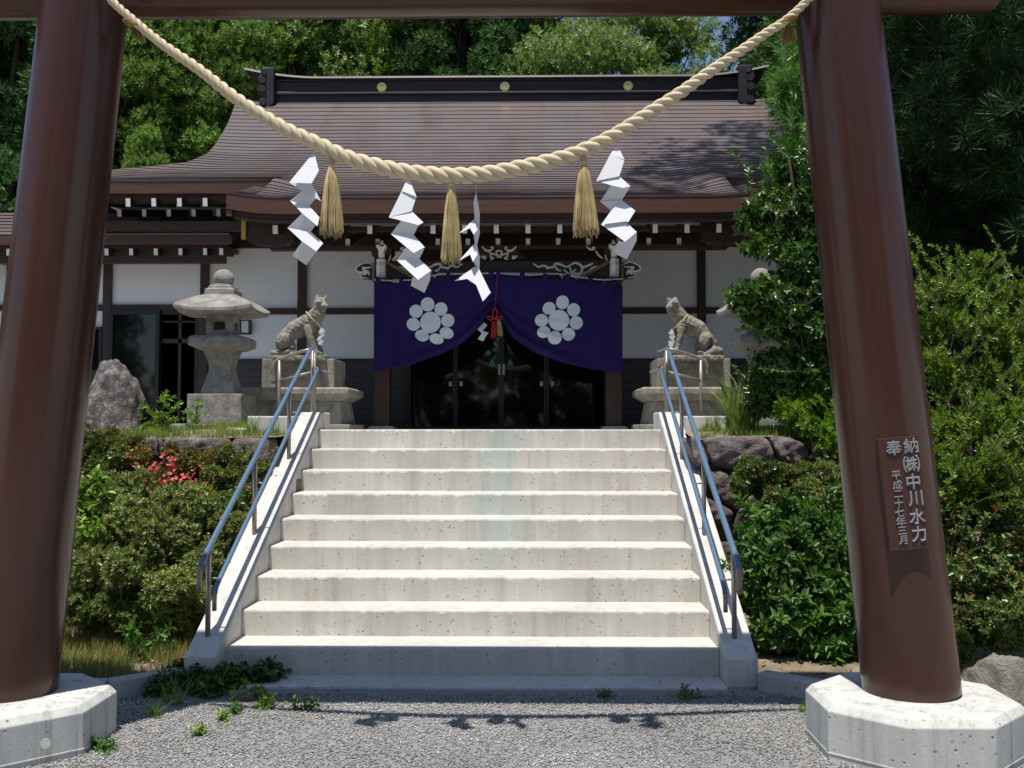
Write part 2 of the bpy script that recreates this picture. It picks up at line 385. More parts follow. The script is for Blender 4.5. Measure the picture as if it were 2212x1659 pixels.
def sprig2(n,l,w,ang0,ang1,stem,dr=0,jit=.2,seed=1,fold=.25):
    """as sprig, each leaf two quads folded at the midrib, widest at a third"""
    r=np.random.default_rng(seed); V=[];F=[]
    for i in range(n):
        a=i*2.39996+r.uniform(-.25,.25); t=i/max(n-1,1); an=R(ang0+(ang1-ang0)*(1-t))+r.uniform(-.2,.2); L=l*(1+r.uniform(-jit,jit)); W=w*L/l
        q=np.array([(0,0,0),(L*.30,W*.5,W*fold),(L*.68,W*.40,W*fold*.8),(L,0,-dr*L),(L*.68,-W*.40,W*fold*.8),(L*.30,-W*.5,W*fold)])
        m=rotz(a)@roty(-(PI/2-an)); q=(m@q.T).T; q[:,2]+=stem*t
        V.append(q); F+= [np.array([0,1,2,3])+6*i,np.array([0,3,4,5])+6*i]
    return np.vstack(V),np.array(F)
def breakup(cl,k,f,seed,sq=1.0):
    """replace every sphere by k smaller ones in its outer part, for a crown with gaps"""
    r=random.Random(seed); out=[]
    for (x,y,z,q) in cl:
        for i in range(k):
            while True:
                v=Vector((r.uniform(-1,1),r.uniform(-1,1),r.uniform(-1,1)))
                if .2<v.length<1: break
            out.append((x+v.x*q*.9,y+v.y*q*.9,z+v.z*q*.9*sq,q*f*r.uniform(.6,1.3)))
    return out
def frames(dirs,rng):
    z=dirs/np.linalg.norm(dirs,axis=1,keepdims=True)
    a=rng.normal(size=z.shape); x=np.cross(a,z); x/=np.linalg.norm(x,axis=1,keepdims=True)+1e-9; y=np.cross(z,x)
    return np.stack([x,y,z],axis=2)
def scatter(tmpl,pos,dirs,scl,rng):
    T,F=tmpl; n=len(pos); Rm=frames(dirs,rng)
    V=np.einsum('nij,vj->nvi',Rm,T)*scl[:,None,None]+pos[:,None,:]
    FF=(F[None,:,:]+(np.arange(n)*len(T))[:,None,None]).reshape(-1,F.shape[1])
    return V.reshape(-1,3),FF
def shell(clumps,n,rng,up=.25,jit=.18,inner=.15,flat=1.0,cull=True):
    """points and directions on the union of spheres (x,y,z,r)"""
    C=np.array(clumps,dtype=float); pr=C[:,3]**2; pr/=pr.sum()
    k=rng.choice(len(C),size=n,p=pr); d=rng.normal(size=(n,3)); d/=np.linalg.norm(d,axis=1,keepdims=True)
    rr=1+rng.normal(size=n)*jit; m=rng.random(n)<inner; rr[m]*=rng.uniform(.4,.9,m.sum())
    off=d*(C[k,3]*rr)[:,None]; off[:,2]*=flat
    p=C[k,:3]+off
    dd=d.copy(); dd[:,2]+=up
    if cull:
        keep=np.ones(n,bool)
        for i in range(len(C)):
            q=(p-C[i,:3]); q[:,2]/=flat
            keep&=~((np.linalg.norm(q,axis=1)<C[i,3]*.72)&(k!=i))
        keep|=rng.random(n)<.15
        p=p[keep];dd=dd[keep]
    return p,dd
SP={
 'azalea':sprig(9,.030,.012,25,80,.012,seed=3),
 'camellia':sprig2(6,.052,.026,35,85,.045,.1,seed=4),
 'broad':sprig2(6,.085,.042,35,95,.09,.2,seed=5),
 'hydra':sprig2(9,.085,.036,40,98,.075,.15,seed=6),
 'podo':sprig(16,.10,.009,15,75,.05,seed=7),
 'whorl':sprig(24,.145,.010,25,80,.03,seed=8),
 'sugi':sprig(13,.105,.026,10,70,.11,seed=9),
 'sugis':sprig(9,.22,.05,10,65,.14,seed=10),
 'bush':sprig2(10,.042,.015,15,70,.055,0,seed=11),
 'flower':sprig(5,.018,.015,60,70,.0,seed=12),
 'far':sprig(14,.075,.036,30,90,.16,.1,seed=13),
}
def foliage(name,kind,clumps,n,mat,parent,seed=1,up=.25,smin=.75,smax=1.25,inner=.15,flat=1.0,jit=.18,cull=True):
    rng=np.random.default_rng(seed); p,d=shell(clumps,n,rng,up,jit,inner,flat,cull)
    d+=rng.normal(size=d.shape)*.35
    V,F=scatter(SP[kind],p,d,rng.uniform(smin,smax,len(p)),rng)
    return bare(name,V,F,mat,parent)
def E(x,y,d,r):
    """sphere centred at photo point, radius given in photo pixels"""
    p=P(x,y,d); return (p[0],p[1],p[2],r*d/FPX)
def limbs(name,base,targets,r0,mat,parent,seed=1,split=.45,top=None):
    """trunk from base, branches reaching the clumps"""
    rg=random.Random(seed); mb=MB(); base=Vector(base)
    top=Vector(top) if top else Vector((sum(t[0] for t in targets)/len(targets),sum(t[1] for t in targets)/len(targets),max(t[2] for t in targets)))
    N=8; pts=[base.lerp(top,i/N)+Vector((rg.uniform(-1,1),rg.uniform(-1,1),0))*(r0*.6 if 0<i else 0) for i in range(N+1)]
    mb.tube(pts,[r0*(1-.85*i/N)*(1.25 if i==0 else 1) for i in range(N+1)],9)
    for t in targets:
        tv=Vector(t[:3]); h=max(0.08,min(.97,(tv.z-base.z)/(top.z-base.z+1e-6)*(.75)))
        a=base.lerp(top,h); k=int(h*N); a=pts[min(k,N)]
        md=a.lerp(tv,.5)+Vector((rg.uniform(-.1,.1),rg.uniform(-.1,.1),rg.uniform(0,.15)))*(tv-a).length
        rr=max(r0*(1-.85*h)*.5,.006)
        mb.tube([a,a.lerp(md,.5),md,md.lerp(tv,.6),tv],[rr,rr*.8,rr*.6,rr*.4,rr*.15],6,False)
    return mb.build(name,mat,parent,True)
# ------------------------------------------------------------------ ground and terrain
def ground_fn(): pass
mb=MB(); mb.add([(-150,-150,.025),(150,-150,.025),(150,150,.025),(-150,150,.025)],[(0,1,2,3)])
meta(mb.build('ground',M['gravelbase']),kind='structure')
rng=np.random.default_rng(5)
def vnoise(x,y,s,seed=0):
    r=np.random.default_rng(seed); out=np.zeros_like(x)
    for i in range(6):
        a=r.uniform(0,6.28); f=s*r.uniform(.6,1.8); out+=np.sin((x*math.cos(a)+y*math.sin(a))*f+r.uniform(0,6.28))
    return out/6
def strip(name,x0,x1,y0,y1,hf,nx,ny,mat,kind='structure'):
    X,Y=np.meshgrid(np.linspace(x0,x1,nx+1),np.linspace(y0,y1,ny+1)); Z=hf(X,Y)
    V=np.stack([X,Y,Z],-1).reshape(-1,3); a=(np.arange(ny)[:,None]*(nx+1)+np.arange(nx)[None,:]).ravel()
    F=np.stack([a,a+1,a+nx+2,a+nx+1],1); o=bare(name,V,F,mat,None,True); meta(o,kind=kind); return o
def bedh(X,Y): return .035+.10*np.clip((Y-5.6)/1.8,0,1.0)+.025*vnoise(X,Y,6,2)
strip('planting_bed',-6.5,-1.50,5.46,7.6,bedh,60,30,M['soil'])
strip('planting_bed',1.50,6.5,5.46,7.6,bedh,60,30,M['soil'])
def terh(X,Y): return 1.33+.03*vnoise(X,Y,4,4)+.06*np.clip((Y-7.4)/.8,0,1)
def hillh(X,Y):
    z=np.clip((Y-17.5)/20,0,1)*9; z=z+np.clip((np.abs(X)-7.5)/12,0,1)*4; return 1.3+z+.25*vnoise(X,Y,.9,3)
# terrace top, left and right of the stairs
strip('terrace_ground',-9,-1.52,7.36,9.2,terh,60,16,M['soil'])
strip('terrace_ground',1.52,9,7.36,9.2,terh,60,16,M['soil'])
mb=MB(); mb.box(-8.9,-1.555,7.42,9.2,-.2,1.26); mb.box(1.555,8.9,7.42,9.2,-.2,1.26); mb.box(-8.9,8.9,9.2,17.6,-.2,1.30)
meta(mb.build('terrace_fill',M['soil']),kind='structure')
mb=MB(); mb.box(-1.535,1.535,8.56,9.2,1.2,1.386); mb.box(-7,7,9.2,16,1.31,1.388)
meta(mb.build('paved_forecourt',M['kerb']),kind='structure')
strip('hillside',-45,45,17.4,62,hillh,90,50,M['forestfloor'])
strip('hillside',-45,-7.4,7.3,17.5,lambda X,Y:1.25+np.clip((-X-7.5)/14,0,1)*6,40,16,M['forestfloor'])
strip('hillside',7.4,45,7.3,17.5,lambda X,Y:1.25+np.clip((X-7.5)/14,0,1)*6,40,16,M['forestfloor'])
# loose gravel
n=88000
px=rng.uniform(-2.6,2.9,n); py=3.0+2.5*rng.random(n)**1.15
keep=~((py>5.34)&(abs(px)<1.6)); keep&=~((px<-1.87)&(py>3.95)&(py<4.8)) 
px,py=px[keep],py[keep]; n=len(px)
oct_v=np.array([(1,0,0),(0,1,0),(-1,0,0),(0,-1,0),(0,0,1),(0,0,-.6)],float)
oct_f=np.array([(0,1,4),(1,2,4),(2,3,4),(3,0,4),(1,0,5),(2,1,5),(3,2,5),(0,3,5)])
s=rng.uniform(.0032,.0072,n); ax=np.stack([s*rng.uniform(.8,1.5,n),s*rng.uniform(.6,1.1,n),s*rng.uniform(.4,.9,n)],1)
Rm=frames(np.stack([rng.normal(0,.45,n),rng.normal(0,.45,n),np.ones(n)],1),rng)
V=np.einsum('nij,nvj->nvi',Rm,oct_v[None]*ax[:,None,:]*rng.uniform(.8,1.2,(n,6,1)))+np.stack([px,py,np.full(n,.028)],1)[:,None,:]
F=(oct_f[None]+(np.arange(n)*6)[:,None,None]).reshape(-1,3)
V*=1.0
g=bare('loose_gravel',V.reshape(-1,3),F,M['pebble']); meta(g,'loose grey crushed gravel in front of the stairs','gravel',kind='stuff')
# ------------------------------------------------------------------ stairs
Y0=5.68; T=.305; RH=.15; ZS=.04; HW=1.36
st=thing('concrete_staircase','pale concrete staircase of nine steps with sloping side walls','staircase',(0,Y0,0))
mb=MB(); mb.box(-HW,HW,5.425,Y0+.01,-.05,ZS); mb.build('base_slab',M['conc2'],st,bevel=.006)
strip('planting_bed',-6.5,-1.83,5.20,5.47,lambda X,Y:.035+.012*vnoise(X,Y,6,2),40,3,M['soil'])
strip('planting_bed',1.83,6.5,5.20,5.47,lambda X,Y:.035+.012*vnoise(X,Y,6,2),40,3,M['soil'])
rg=np.random.default_rng(11)
def step_mesh(i):
    y0=Y0+T*i; z1=ZS+RH*(i+1); z0=z1-RH-(.004 if i else .03); y1=y0+T+.05 if i<8 else 8.57
    if i==8: z1-=0
    nx=200; xs=np.linspace(-HW,HW,nx+1)
    wear=.6 if i in (0,1) else 1.0
    ch=np.abs(vnoise(xs*6,xs*0+i*3.1,3,i+20))*.006*wear; ch2=np.convolve(np.where(rg.random(nx+1)<.16*wear,rg.uniform(.002,.009,nx+1),0),[.3,1,.3],'same')
    ch=ch+.003+ch2
    V=[];F=[]
    rows=[(0,z0),(0,None),('c',None),('t',z1),(y1,z1)]
    for x,c in zip(xs,ch):
        V+= [(x,y0,z0),(x,y0,z1-c*1.3-.004),(x,y0+.002+c*.35,z1-c*.45),(x,y0+.004+c,z1),(x,y1,z1),(x,y1,z0)]
    for k in range(nx):
        a=k*6
        for j in range(5): F.append((a+j,a+6+j,a+7+j,a+1+j))
    F.append((0,1,2,3,4,5)); e=nx*6; F.append((e+5,e+4,e+3,e+2,e+1,e))
    mb=MB(); mb.add(V,F); return mb
for i in range(9): step_mesh(i).build('step',M['conc'],st)
for s in (-1,1):
    x0,x1=s*(HW+.002),s*1.535
    prof=[(5.5,-.05),(5.5,.177),(8.25,1.53),(8.60,1.53),(8.60,1.2),(8.3,1.2),(6.3,-.05)]
    mb=MB(); mb.prism(prof,min(x0,x1),max(x0,x1),'x'); o=mb.build('side_wall',M['conc2'],st,bevel=.012)
    # low return wall at the head of the stairs
    mb=MB(); a,b=sorted((s*1.54,s*1.90)); mb.box(a,b,8.0,8.32,1.15,1.495); mb.build('return_wall',M['conc2'],st,bevel=.01)
    a,b=sorted((s*1.904,s*2.12)); mb=MB(); mb.box(a,b,8.0,8.30,1.15,1.40); mb.build('return_wall',M['conc2'],st,bevel=.01)
# ------------------------------------------------------------------ handrails
def srf(y): return .177+(y-5.5)*.492
def handrail(s,label):
    t=thing('handrail',label,'handrail',(s*1.46,5.66,.25),'handrails of the stairs')
    X=1.440 if s>0 else -1.458; XI=X-s*.066
    up=lambda y:.745+(y-5.66)*.506
    pts=[(X,5.50,.53),(X,5.50,.60),(X,5.505,.628),(X,5.52,.652),(X,5.55,.676)]+[(X,y,up(y)-.010) for y in np.linspace(5.62,8.24,12)]+[(X,8.28,2.045)]
    mb=MB(); mb.tube(pts[3:],.0165,14); mb.build('upper_rail',M['rail'],t,True)
    mb=MB(); mb.tube([(X,5.50,.515),(X,5.50,.60),(X,5.505,.628),(X,5.522,.655)],.0155,12); mb.build('rail_end',M['steel'],t,True)
    dn=.150
    pts=[(XI,5.56,.41),(XI,5.56,.47),(XI,5.565,.50),(XI,5.585,.53)]+[(XI,y,up(y)-.010-dn-.01) for y in np.linspace(5.64,8.26,12)]
    mb=MB(); mb.tube(pts[2:],.0135,12); mb.build('lower_rail',M['rail'],t,True)
    mb=MB(); mb.tube(pts[:3]+[(XI,5.575,.515)],.0125,12); mb.build('rail_end',M['steel'],t,True)
    for y in (5.66,6.6,7.53,8.33):
        z=srf(y) if y<8.25 else 1.53; ztop=up(y)-.02 if y<8.25 else 2.05
        mb=MB(); mb.tube([(X,y,z-.02),(X,y,ztop)],.0145,12); mb.build('post',M['steel'],t,True)
        mb=MB(); mb.tube([(X,y,ztop-dn-.005),(XI,y,ztop-dn-.005)],.006,6); mb.build('bracket',M['steel'],t,True)
    # flat plate turned inwards at the head
    mb=MB(); mb.bar((X,8.28,2.05),(X-s*.085,8.20,2.012),.03,.006); mb.build('end_plate',M['steel'],t); mb=MB(); mb.bar((XI,8.27,1.88),(XI-s*.08,8.20,1.85),.03,.006); mb.build('end_plate',M['steel'],t)
    # return rail running outwards
    a=[(X,8.33,2.05),(X+s*.10,8.36,2.03),(X+s*.28,8.40,1.975),(X+s*.33,8.41,1.95),(X+s*.345,8.41,1.91),(X+s*.35,8.41,1.84)]
    mb=MB(); mb.tube(a,.0145,12); mb.build('return_rail',M['steel'],t,True)
    a=[(X,8.33,1.86),(X+s*.30,8.40,1.79)]
    mb=MB(); mb.tube(a,.0115,10); mb.build('return_rail',M['steel'],t,True)
    mb=MB(); mb.tube([(X+s*.29,8.40,1.40),(X+s*.29,8.40,1.96)],.0145,12); mb.build('post',M['steel'],t,True)
    mb=MB(); mb.tube([(X+s*.02,8.50,1.50),(X+s*.02,8.50,2.03)],.0145,12); mb.build('post',M['steel'],t,True)
handrail(-1,'blue double handrail on the left side wall of the stairs')
handrail(1,'blue double handrail on the right side wall of the stairs')
# ------------------------------------------------------------------ kerbs
def kerb(pts,label):
    t=thing('kerb',label,'kerb',pts[0]+(0,),'low concrete kerbs beside the stairs'); 
    mb=MB()
    for (a,b) in zip(pts[:-1],pts[1:]):
        va=Vector((*a,.045));vb=Vector((*b,.045)); mb.bar(va,vb,.10,.15)
    mb.build('kerb_stone',M['kerb'],t,bevel=.008); return t
kerb([(-1.545,5.47),(-1.83,5.22),(-2.7,5.13)],'low grey kerb running left from the foot of the stairs')
kerb([(1.545,5.47),(1.83,5.22),(2.9,5.15)],'low grey kerb running right from the foot of the stairs')
# ------------------------------------------------------------------ torii gate
TY=4.50; LEAN=.0925
tg=thing('torii_gate','tall brown painted torii gate on white concrete bases','torii gate',(0,TY,0))
for s in (-1,1):
    zr=.252 if s>0 else .232; cx=s*1.975
    a8=PI/8; rr=.415/math.cos(a8)
    mb=MB(); mb.lathe([(rr,-.1),(rr,zr-.03),(rr-.028,zr),(.25,zr+.012),(.02,zr+.012)],(cx,TY,0),8,a8)
    b=mb.build('post_base',M['conc3'],tg,bevel=.004)
    mb=MB(); mb.lathe([(rr+.001,0),(rr+.003,.004),(rr+.003,.008),(rr+.001,.012)],(cx,TY,.045),8,a8,cap=False)
    mb.build('form_line',M['conc3'],b)
    if s<0:
        pp=P(99,1606,TY-.418); mb=MB(); mb.lathe([(.017,0),(.021,.002),(.021,.004),(.016,.004)],(0,0,0),20); mb.v=[(pp[0]+x,TY-.4165-z,pp[2]+y) for x,y,z in mb.v]; mb.build('form_plug',M['conc3'],b)
    N=14; pts=[];rad=[]
    for i in range(N+1):
        z=zr+.01+(4.46-zr)*i/N; pts.append((cx-s*LEAN*(z-.22),TY,z)); rad.append(.204-.0068*(z-.22))
    mb=MB(); mb.tube(pts,rad,72); autos(mb.build('post',M['paint'],tg),50)
mb=MB(); mb.tube([(-2.39,TY,3.392),(-2.385,TY,3.392),(2.375,TY,3.392),(2.39,TY,3.392)],[.135,.142,.142,.13],48); autos(mb.build('crossbeam',M['paint'],tg),50)
mb=MB(); mb.tube([(-2.95,TY,4.46),(2.95,TY,4.46)],.20,48); autos(mb.build('top_beam',M['paint'],tg),50)
# donor plaque
pl0=P(2276/1.1573,1374/1.1573,4.285); PW=.170; PH=.468; tilt=-.098
def plq(u,v,w):
    """u right from left edge, v up from bottom, w towards viewer"""
    x=u-PW/2; return (pl0[0]+x*math.cos(tilt)+v*math.sin(tilt),4.285-w,pl0[2]-x*math.sin(tilt)+v*math.cos(tilt))
mb=MB(); c=[(0,0),(PW,0),(PW,PH),(0,PH)]
mb.add([plq(u,v,-.03) for u,v in c]+[plq(u,v,.008) for u,v in c],[(0,1,2,3),(7,6,5,4),(0,4,5,1),(1,5,6,2),(2,6,7,3),(3,7,4,0)])
pq=mb.build('plaque',M['plaque'],tg,bevel=.002)
def glyph(ch,cu,cv,size,parent,bold=.02,mat=None,place=None,name='lettering',ext=.006):
    cvd=bpy.data.curves.new('glyph','FONT'); cvd.body=ch; cvd.size=1; cvd.extrude=.04; cvd.bevel_depth=bold; cvd.bevel_resolution=0; cvd.align_x='CENTER'
    ob=bpy.data.objects.new('glyph',cvd); lnk(ob); dg=bpy.context.evaluated_depsgraph_get()
    me=bpy.data.meshes.new_from_object(ob.evaluated_get(dg)); co=np.array([v.co[:] for v in me.vertices]); fs=[tuple(p.vertices) for p in me.polygons]
    bpy.data.objects.remove(ob); bpy.data.curves.remove(cvd); bpy.data.meshes.remove(me)
    if len(co)==0: return [],[]
    c0=(co.max(0)+co.min(0))/2; hh=max((co.max(0)-co.min(0))[:2].max(),.55)
    V=[]
    for p in co:
        q=(p-c0)/.88*size; V.append(place(cu+q[0],cv+q[1],ext*(p[2]/(.04+bold)) if p[2]>0 else 0))
    return V,fs
rows=[('奉',357,325,138),('納',530,318,138),('㈱',535,502,152),('中',550,680,142),('川',572,850,142),('水',588,1030,142),('力',602,1205,142),
('平',378,600,88),('成',390,697,88),('二',395,787,84),('十',402,880,84),('七',411,972,86),('年',422,1065,88),('三',435,1155,84),('月',442,1250,86)]
mb=MB(); k=PW/412
for ch,x,y,s in rows:
    le=200+(y-230)*120/1125; u=(x-le)*k; v=PH-(y-222)*k
    V,fs=glyph(ch,u,v,s*k,pq,.02,place=lambda a,b,w:plq(a,b,.0082+w))
    mb.add(V,fs)
mb.build('lettering',M['letters'],pq)
# ------------------------------------------------------------------ shimenawa rope
RD=4.34
rp=[(226,-30),(240,0),(290,45),(350,95),(430,150),(500,205),(560,245),(620,280),(690,312),(750,340),(830,362),(900,374),(985,379),(1060,374),(1130,361),(1200,345),(1260,325),(1330,290),(1400,245),(1470,200),(1540,150),(1600,110),(1650,75),(1700,42),(1745,0),(1775,-35)]
def spline(pts,n):
    pts=[Vector(p) for p in pts]; out=[]
    for i in range(len(pts)-1):
        p0=pts[max(i-1,0)];p1=pts[i];p2=pts[i+1];p3=pts[min(i+2,len(pts)-1)]
        for j in range(n):
            t=j/n; out.append(.5*((2*p1)+(p2-p0)*t+(2*p0-5*p1+4*p2-p3)*t*t+(3*p1-p0-3*p2+p3)*t**3))
    out.append(pts[-1]); return out
ctr=spline([P(x,y,RD) for x,y in rp],30)
rt=thing('straw_rope','thick twisted straw rope slung between the two gate posts','rope',P(985,379,RD))
L=[0]
for a,b in zip(ctr[:-1],ctr[1:]): L.append(L[-1]+(b-a).length)
tot=L[-1]
def strand(ctr,L,tot,ph,rfun,pitchf,n=10,twist=1):
    pts=[];rad=[];ang=ph
    for i,c in enumerate(ctr):
        t=(ctr[min(i+1,len(ctr)-1)]-ctr[max(i-1,0)]).normalized(); s=t.cross(Vector((0,1,0))).normalized(); b=Vector((0,1,0))
        r=rfun(L[i]/tot)
        if i: ang+=twist*2*PI*(L[i]-L[i-1])/pitchf(r)
        pts.append(c+s*(math.cos(ang)*r*.53)+b*(math.sin(ang)*r*.53)); rad.append(r*.53)
    return pts,rad
rf=lambda q:.0168+.0178*math.sin(PI*min(max(q,0),1))**1.3
for k in range(3):
    pts,rad=strand(ctr,L,tot,2*PI*k/3,rf,lambda r:r*5.4,twist=-1)
    mb=MB(); mb.tube(pts,rad,12); mb.build('strand',M['rope'],rt,True,uv=True)
# knots with frayed tufts where the rope is lashed to the posts
def strands(name,top,bot,rtop,rbot,n,mat,parent=None,seed=1,w=.0022,label=None,cat=None,group=None,ragged=.012,belly=.6,loc=None):
    r=np.random.default_rng(seed); V=[];F=[]
    top=np.array(top);bot=np.array(bot); K=6
    for i in range(n):
        a=r.uniform(0,2*PI); q=math.sqrt(r.uniform(0,1)); q2=min(1,max(0,q+r.normal(0,.06))); a2=a+r.normal(0,.15)
        le=1+r.normal(0,ragged/max(np.linalg.norm(bot-top),.01))
        base=len(V)
        for j in range(K+1):
            t=j/K; c=top+(bot-top)*t*le
            f=(rtop+(rbot-rtop)*(t**belly)); aa=a+(a2-a)*t; qq=q+(q2-q)*t
            px,py=c[0]+math.cos(aa)*f*qq,c[1]+math.sin(aa)*f*qq
            ww=w*(.8+.4*((i*7)%5)/5)
            for m in range(3): V.append((px+math.cos(aa+2.1*m)*ww,py+math.sin(aa+2.1*m)*ww,c[2]))
        for j in range(K):
            for m in range(3): F.append((base+j*3+m,base+j*3+(m+1)%3,base+(j+1)*3+(m+1)%3,base+(j+1)*3+m))
    o=bare(name,V,np.array(F),mat,parent,True,loc=tuple(top) if parent is None else None)
    return o
for (x,y,dx) in ((284,50,-8),(1702,52,-4)):
    a=P(x,y,RD+.02); mb=MB()
    for q in range(4):
        c=P(x-6+q*4+(0 if dx<0 else 0),y-4+q*3*(1 if x<1000 else -1),RD); mb.lathe([(.026,-.003),(.029,0),(.026,.003)],c,14)
    mb.build('lashing',M['goldrope'],rt,True)
    strands('frayed_tuft',P(x+(6 if x<1000 else 2),y+4,RD+.03),P(x+(14 if x<1000 else 2),y+(26 if x<1000 else 34),RD+.04),.012,.030,130,M['goldrope'],rt,seed=x,w=.0014,ragged=.01)
# tassels
for i,(x,y0,y1,hw,lb) in enumerate([(716,352,500,26,'straw tassel beside the leftmost paper streamer'),(975,392,558,23,'longest straw tassel at the lowest point of the rope'),(1266,346,500,28,'straw tassel beside the rightmost paper streamer')]):
    top=P(x-(6 if i==2 else 0),y0-6,RD); neck=P(x-(5 if i==2 else 0),y0+8,RD); bot=P(x,y1,RD); sc=RD/FPX
    t=thing('straw_tassel',lb,'tassel',top,'straw tassels on the rope')
    strands('tassel_skirt',neck,bot,.011,hw*sc,620,M['straw'],t,seed=20+i,w=.0016,belly=.62)
    strands('tassel_neck',top,neck,.016,.011,160,M['straw'],t,seed=40+i,w=.0018,belly=1)
    mb=MB(); mb.lathe([(.0105,-.007),(.0135,-.004),(.0135,.004),(.0105,.007)],neck,16); mb.build('binding',M['rope'],t,True)
# paper streamers
def streamer(facets,conv,label,d0,thr,amp=.05,tie=None,group='paper streamers on the rope'):
    loc=P(*conv(*facets[0][1][0]),d0)
    V=[];F=[]; cur=d0
    mb=MB()
    for par,poly in facets:
        pts=[conv(*q) for q in poly]; ys=[q[1] for q in pts]; y0,y1=min(ys),max(ys)
        dd=-amp*par*(y1-y0)/45
        # subdivide as a fan of small rings for a soft curl
        P3=[P(q[0],q[1],cur+dd*((q[1]-y0)/(y1-y0))) for q in pts]
        n=len(P3); th=.0006
        A=P3; B=[(p[0],p[1]+th,p[2]) for p in P3]
        mb.add(A+B,[tuple(range(n)),tuple(range(2*n-1,n-1,-1))]+[(k,k+n,(k+1)%n+n,(k+1)%n) for k in range(n)])
        cur+=dd*.6
    o=mb.build('paper_streamer',M['paper'],loc=loc); meta(o,label,'streamer',group)
    if tie:
        mb=MB(); a=P(*conv(*facets[0][1][0]),d0); b=P(*tie,RD); mb.tube([a,b],.0012,5); q=mb.build('hanging_string',M['rope'],o)
    return o
c2=lambda x,y:(518.4+.3125*x,112.3+.3125*y)
c3=lambda x,y:(1036.8+.3541*x,.3541*y)
streamer([(1,[(512,690),(545,820),(495,908),(340,902)]),(.3,[(340,902),(495,908),(562,1032),(430,962)]),(-1,[(430,962),(532,1004),(480,1065),(345,1028)]),(1,[(345,1028),(480,1065),(550,1142),(535,1205),(430,1115)]),(-1,[(430,1115),(520,1200),(490,1242),(328,1215)]),(1,[(328,1215),(490,1242),(575,1322),(528,1378),(430,1310)]),(-1,[(430,1310),(528,1378),(458,1475),(362,1405)])],c2,'leftmost white zigzag paper streamer on the rope',RD,0,tie=(678,322))
streamer([(1,[(1162,858),(1220,1000),(1118,960)]),(.6,[(1118,960),(1220,1000),(1187,1100),(1028,1143)]),(1,[(1028,1143),(1187,1100),(1268,1178),(1235,1197),(1115,1165)]),(-1,[(1115,1165),(1235,1197),(1200,1265),(1043,1258)]),(1,[(1043,1258),(1200,1265),(1278,1350),(1200,1390),(1145,1345)]),(-1,[(1145,1350),(1200,1390),(1275,1358),(1240,1430),(1085,1440)]),(1,[(1085,1440),(1240,1430),(1322,1510),(1230,1575)]),(-1,[(1195,1555),(1230,1575),(1322,1510),(1312,1580),(1275,1665),(1180,1615)])],c2,'long white zigzag paper streamer left of the middle straw tassel',RD,0,tie=(883,372))
streamer([(-.4,[(1632,965),(1614,1040),(1622,1160),(1655,1230),(1658,1120)]),(1,[(1618,1155),(1512,1255),(1590,1218),(1615,1262),(1642,1228)]),(-.6,[(1615,1262),(1606,1230),(1642,1200),(1660,1240),(1640,1332),(1630,1372)]),(1,[(1622,1322),(1512,1445),(1590,1400),(1610,1450),(1642,1400)]),(-.6,[(1610,1440),(1612,1380),(1638,1335),(1658,1420),(1655,1505),(1640,1500)]),(1,[(1618,1485),(1650,1495),(1733,1663),(1679,1724),(1632,1610),(1570,1568),(1485,1582)])],c2,'white paper streamer turned edge on, curling right of the middle tassel',RD,0,tie=(1029,380))
streamer([(1,[(840,885),(882,975),(798,935)]),(.7,[(798,935),(882,975),(850,1075),(710,1103)]),(1,[(710,1103),(850,1075),(918,1135),(875,1147),(800,1130)]),(-1,[(800,1130),(915,1140),(865,1220),(733,1230)]),(-.5,[(733,1230),(865,1222),(800,1285)]),(1,[(865,1220),(948,1285),(905,1355),(885,1350),(740,1370),(800,1285)]),(1,[(740,1370),(885,1350),(957,1415),(885,1475)]),(-1,[(845,1470),(885,1475),(957,1415),(955,1470),(895,1583),(815,1543)])],c3,'rightmost white zigzag paper streamer on the rope',RD,0,tie=(1336,290))
# ------------------------------------------------------------------ shrine building
sh=thing('shrine_building','low wooden shrine hall with brown shingled roof and white walls','shrine hall',(0,11.6,1.39))
yE=9.7; yR=14.0; zE=P(1071,425,yE)[2]; zR=P(1088,214,yR)[2]
def prof(t): return yE+(yR-yE)*t, zE+(zR-zE)*(.45*t+.55*t*t)
def tpx(y):
    """t of the roof row seen at photo height y"""
    lo,hi=.0,1.0
    for _ in range(40):
        m=(lo+hi)/2; q=prof(m)
        if P(600,y,q[0])[2]>q[1]: lo=m
        else: hi=m
    return m
def dzx(t): return .115*max(0,1-(t-.209)/.42)
XT=[(0,2.60),(.12,2.585),(.2089,2.57),(.209,4.80)]
for (x,y,dd) in ((242,372,0),(320,362,0),(400,351,0),(445,336,0),(466,310,0),(492,265,0),(505,230,0),(512,214,0)):
    t_=max(.21,tpx(y+ (14 if y>350 else 4))); XT.append((t_,-P(x,y,prof(t_)[0])[0]))
XT=[q for i,q in enumerate(XT) if i<4 or q[0]>XT[i-1][0]+.005]+[(1.001,XT[-1][1]-.01)]
def XL(t):
    for (a,xa),(b,xb) in zip(XT[:-1],XT[1:]):
        if a<=t<=b: q=(t-a)/(b-a) if b>a else 0; return xa+(xb-xa)*q
    return XT[-1][1]
def S(x,t,dz=0,dy=0,xl=None):
    y,z=prof(t); xl=xl or XL(t); q=abs(x)/xl
    fl=max(0,(q-.80)/.20)**2*.055*(1-t)**.7
    if xl>3:
        k=min(1,max(0,(abs(x)-1.85)/.51)); fl+=dzx(t)*k*k*(3-2*k)
    else:
        k=min(1,max(0,(abs(x)-1.85)/.51)); k=k*k*(3-2*k)*(1-min(1,max(0,(abs(x)-2.37)/.05))); fl+=.115*k*min(1,max(0,t/.2091))**1.6
    return (x,y+dy,z+fl+dz)
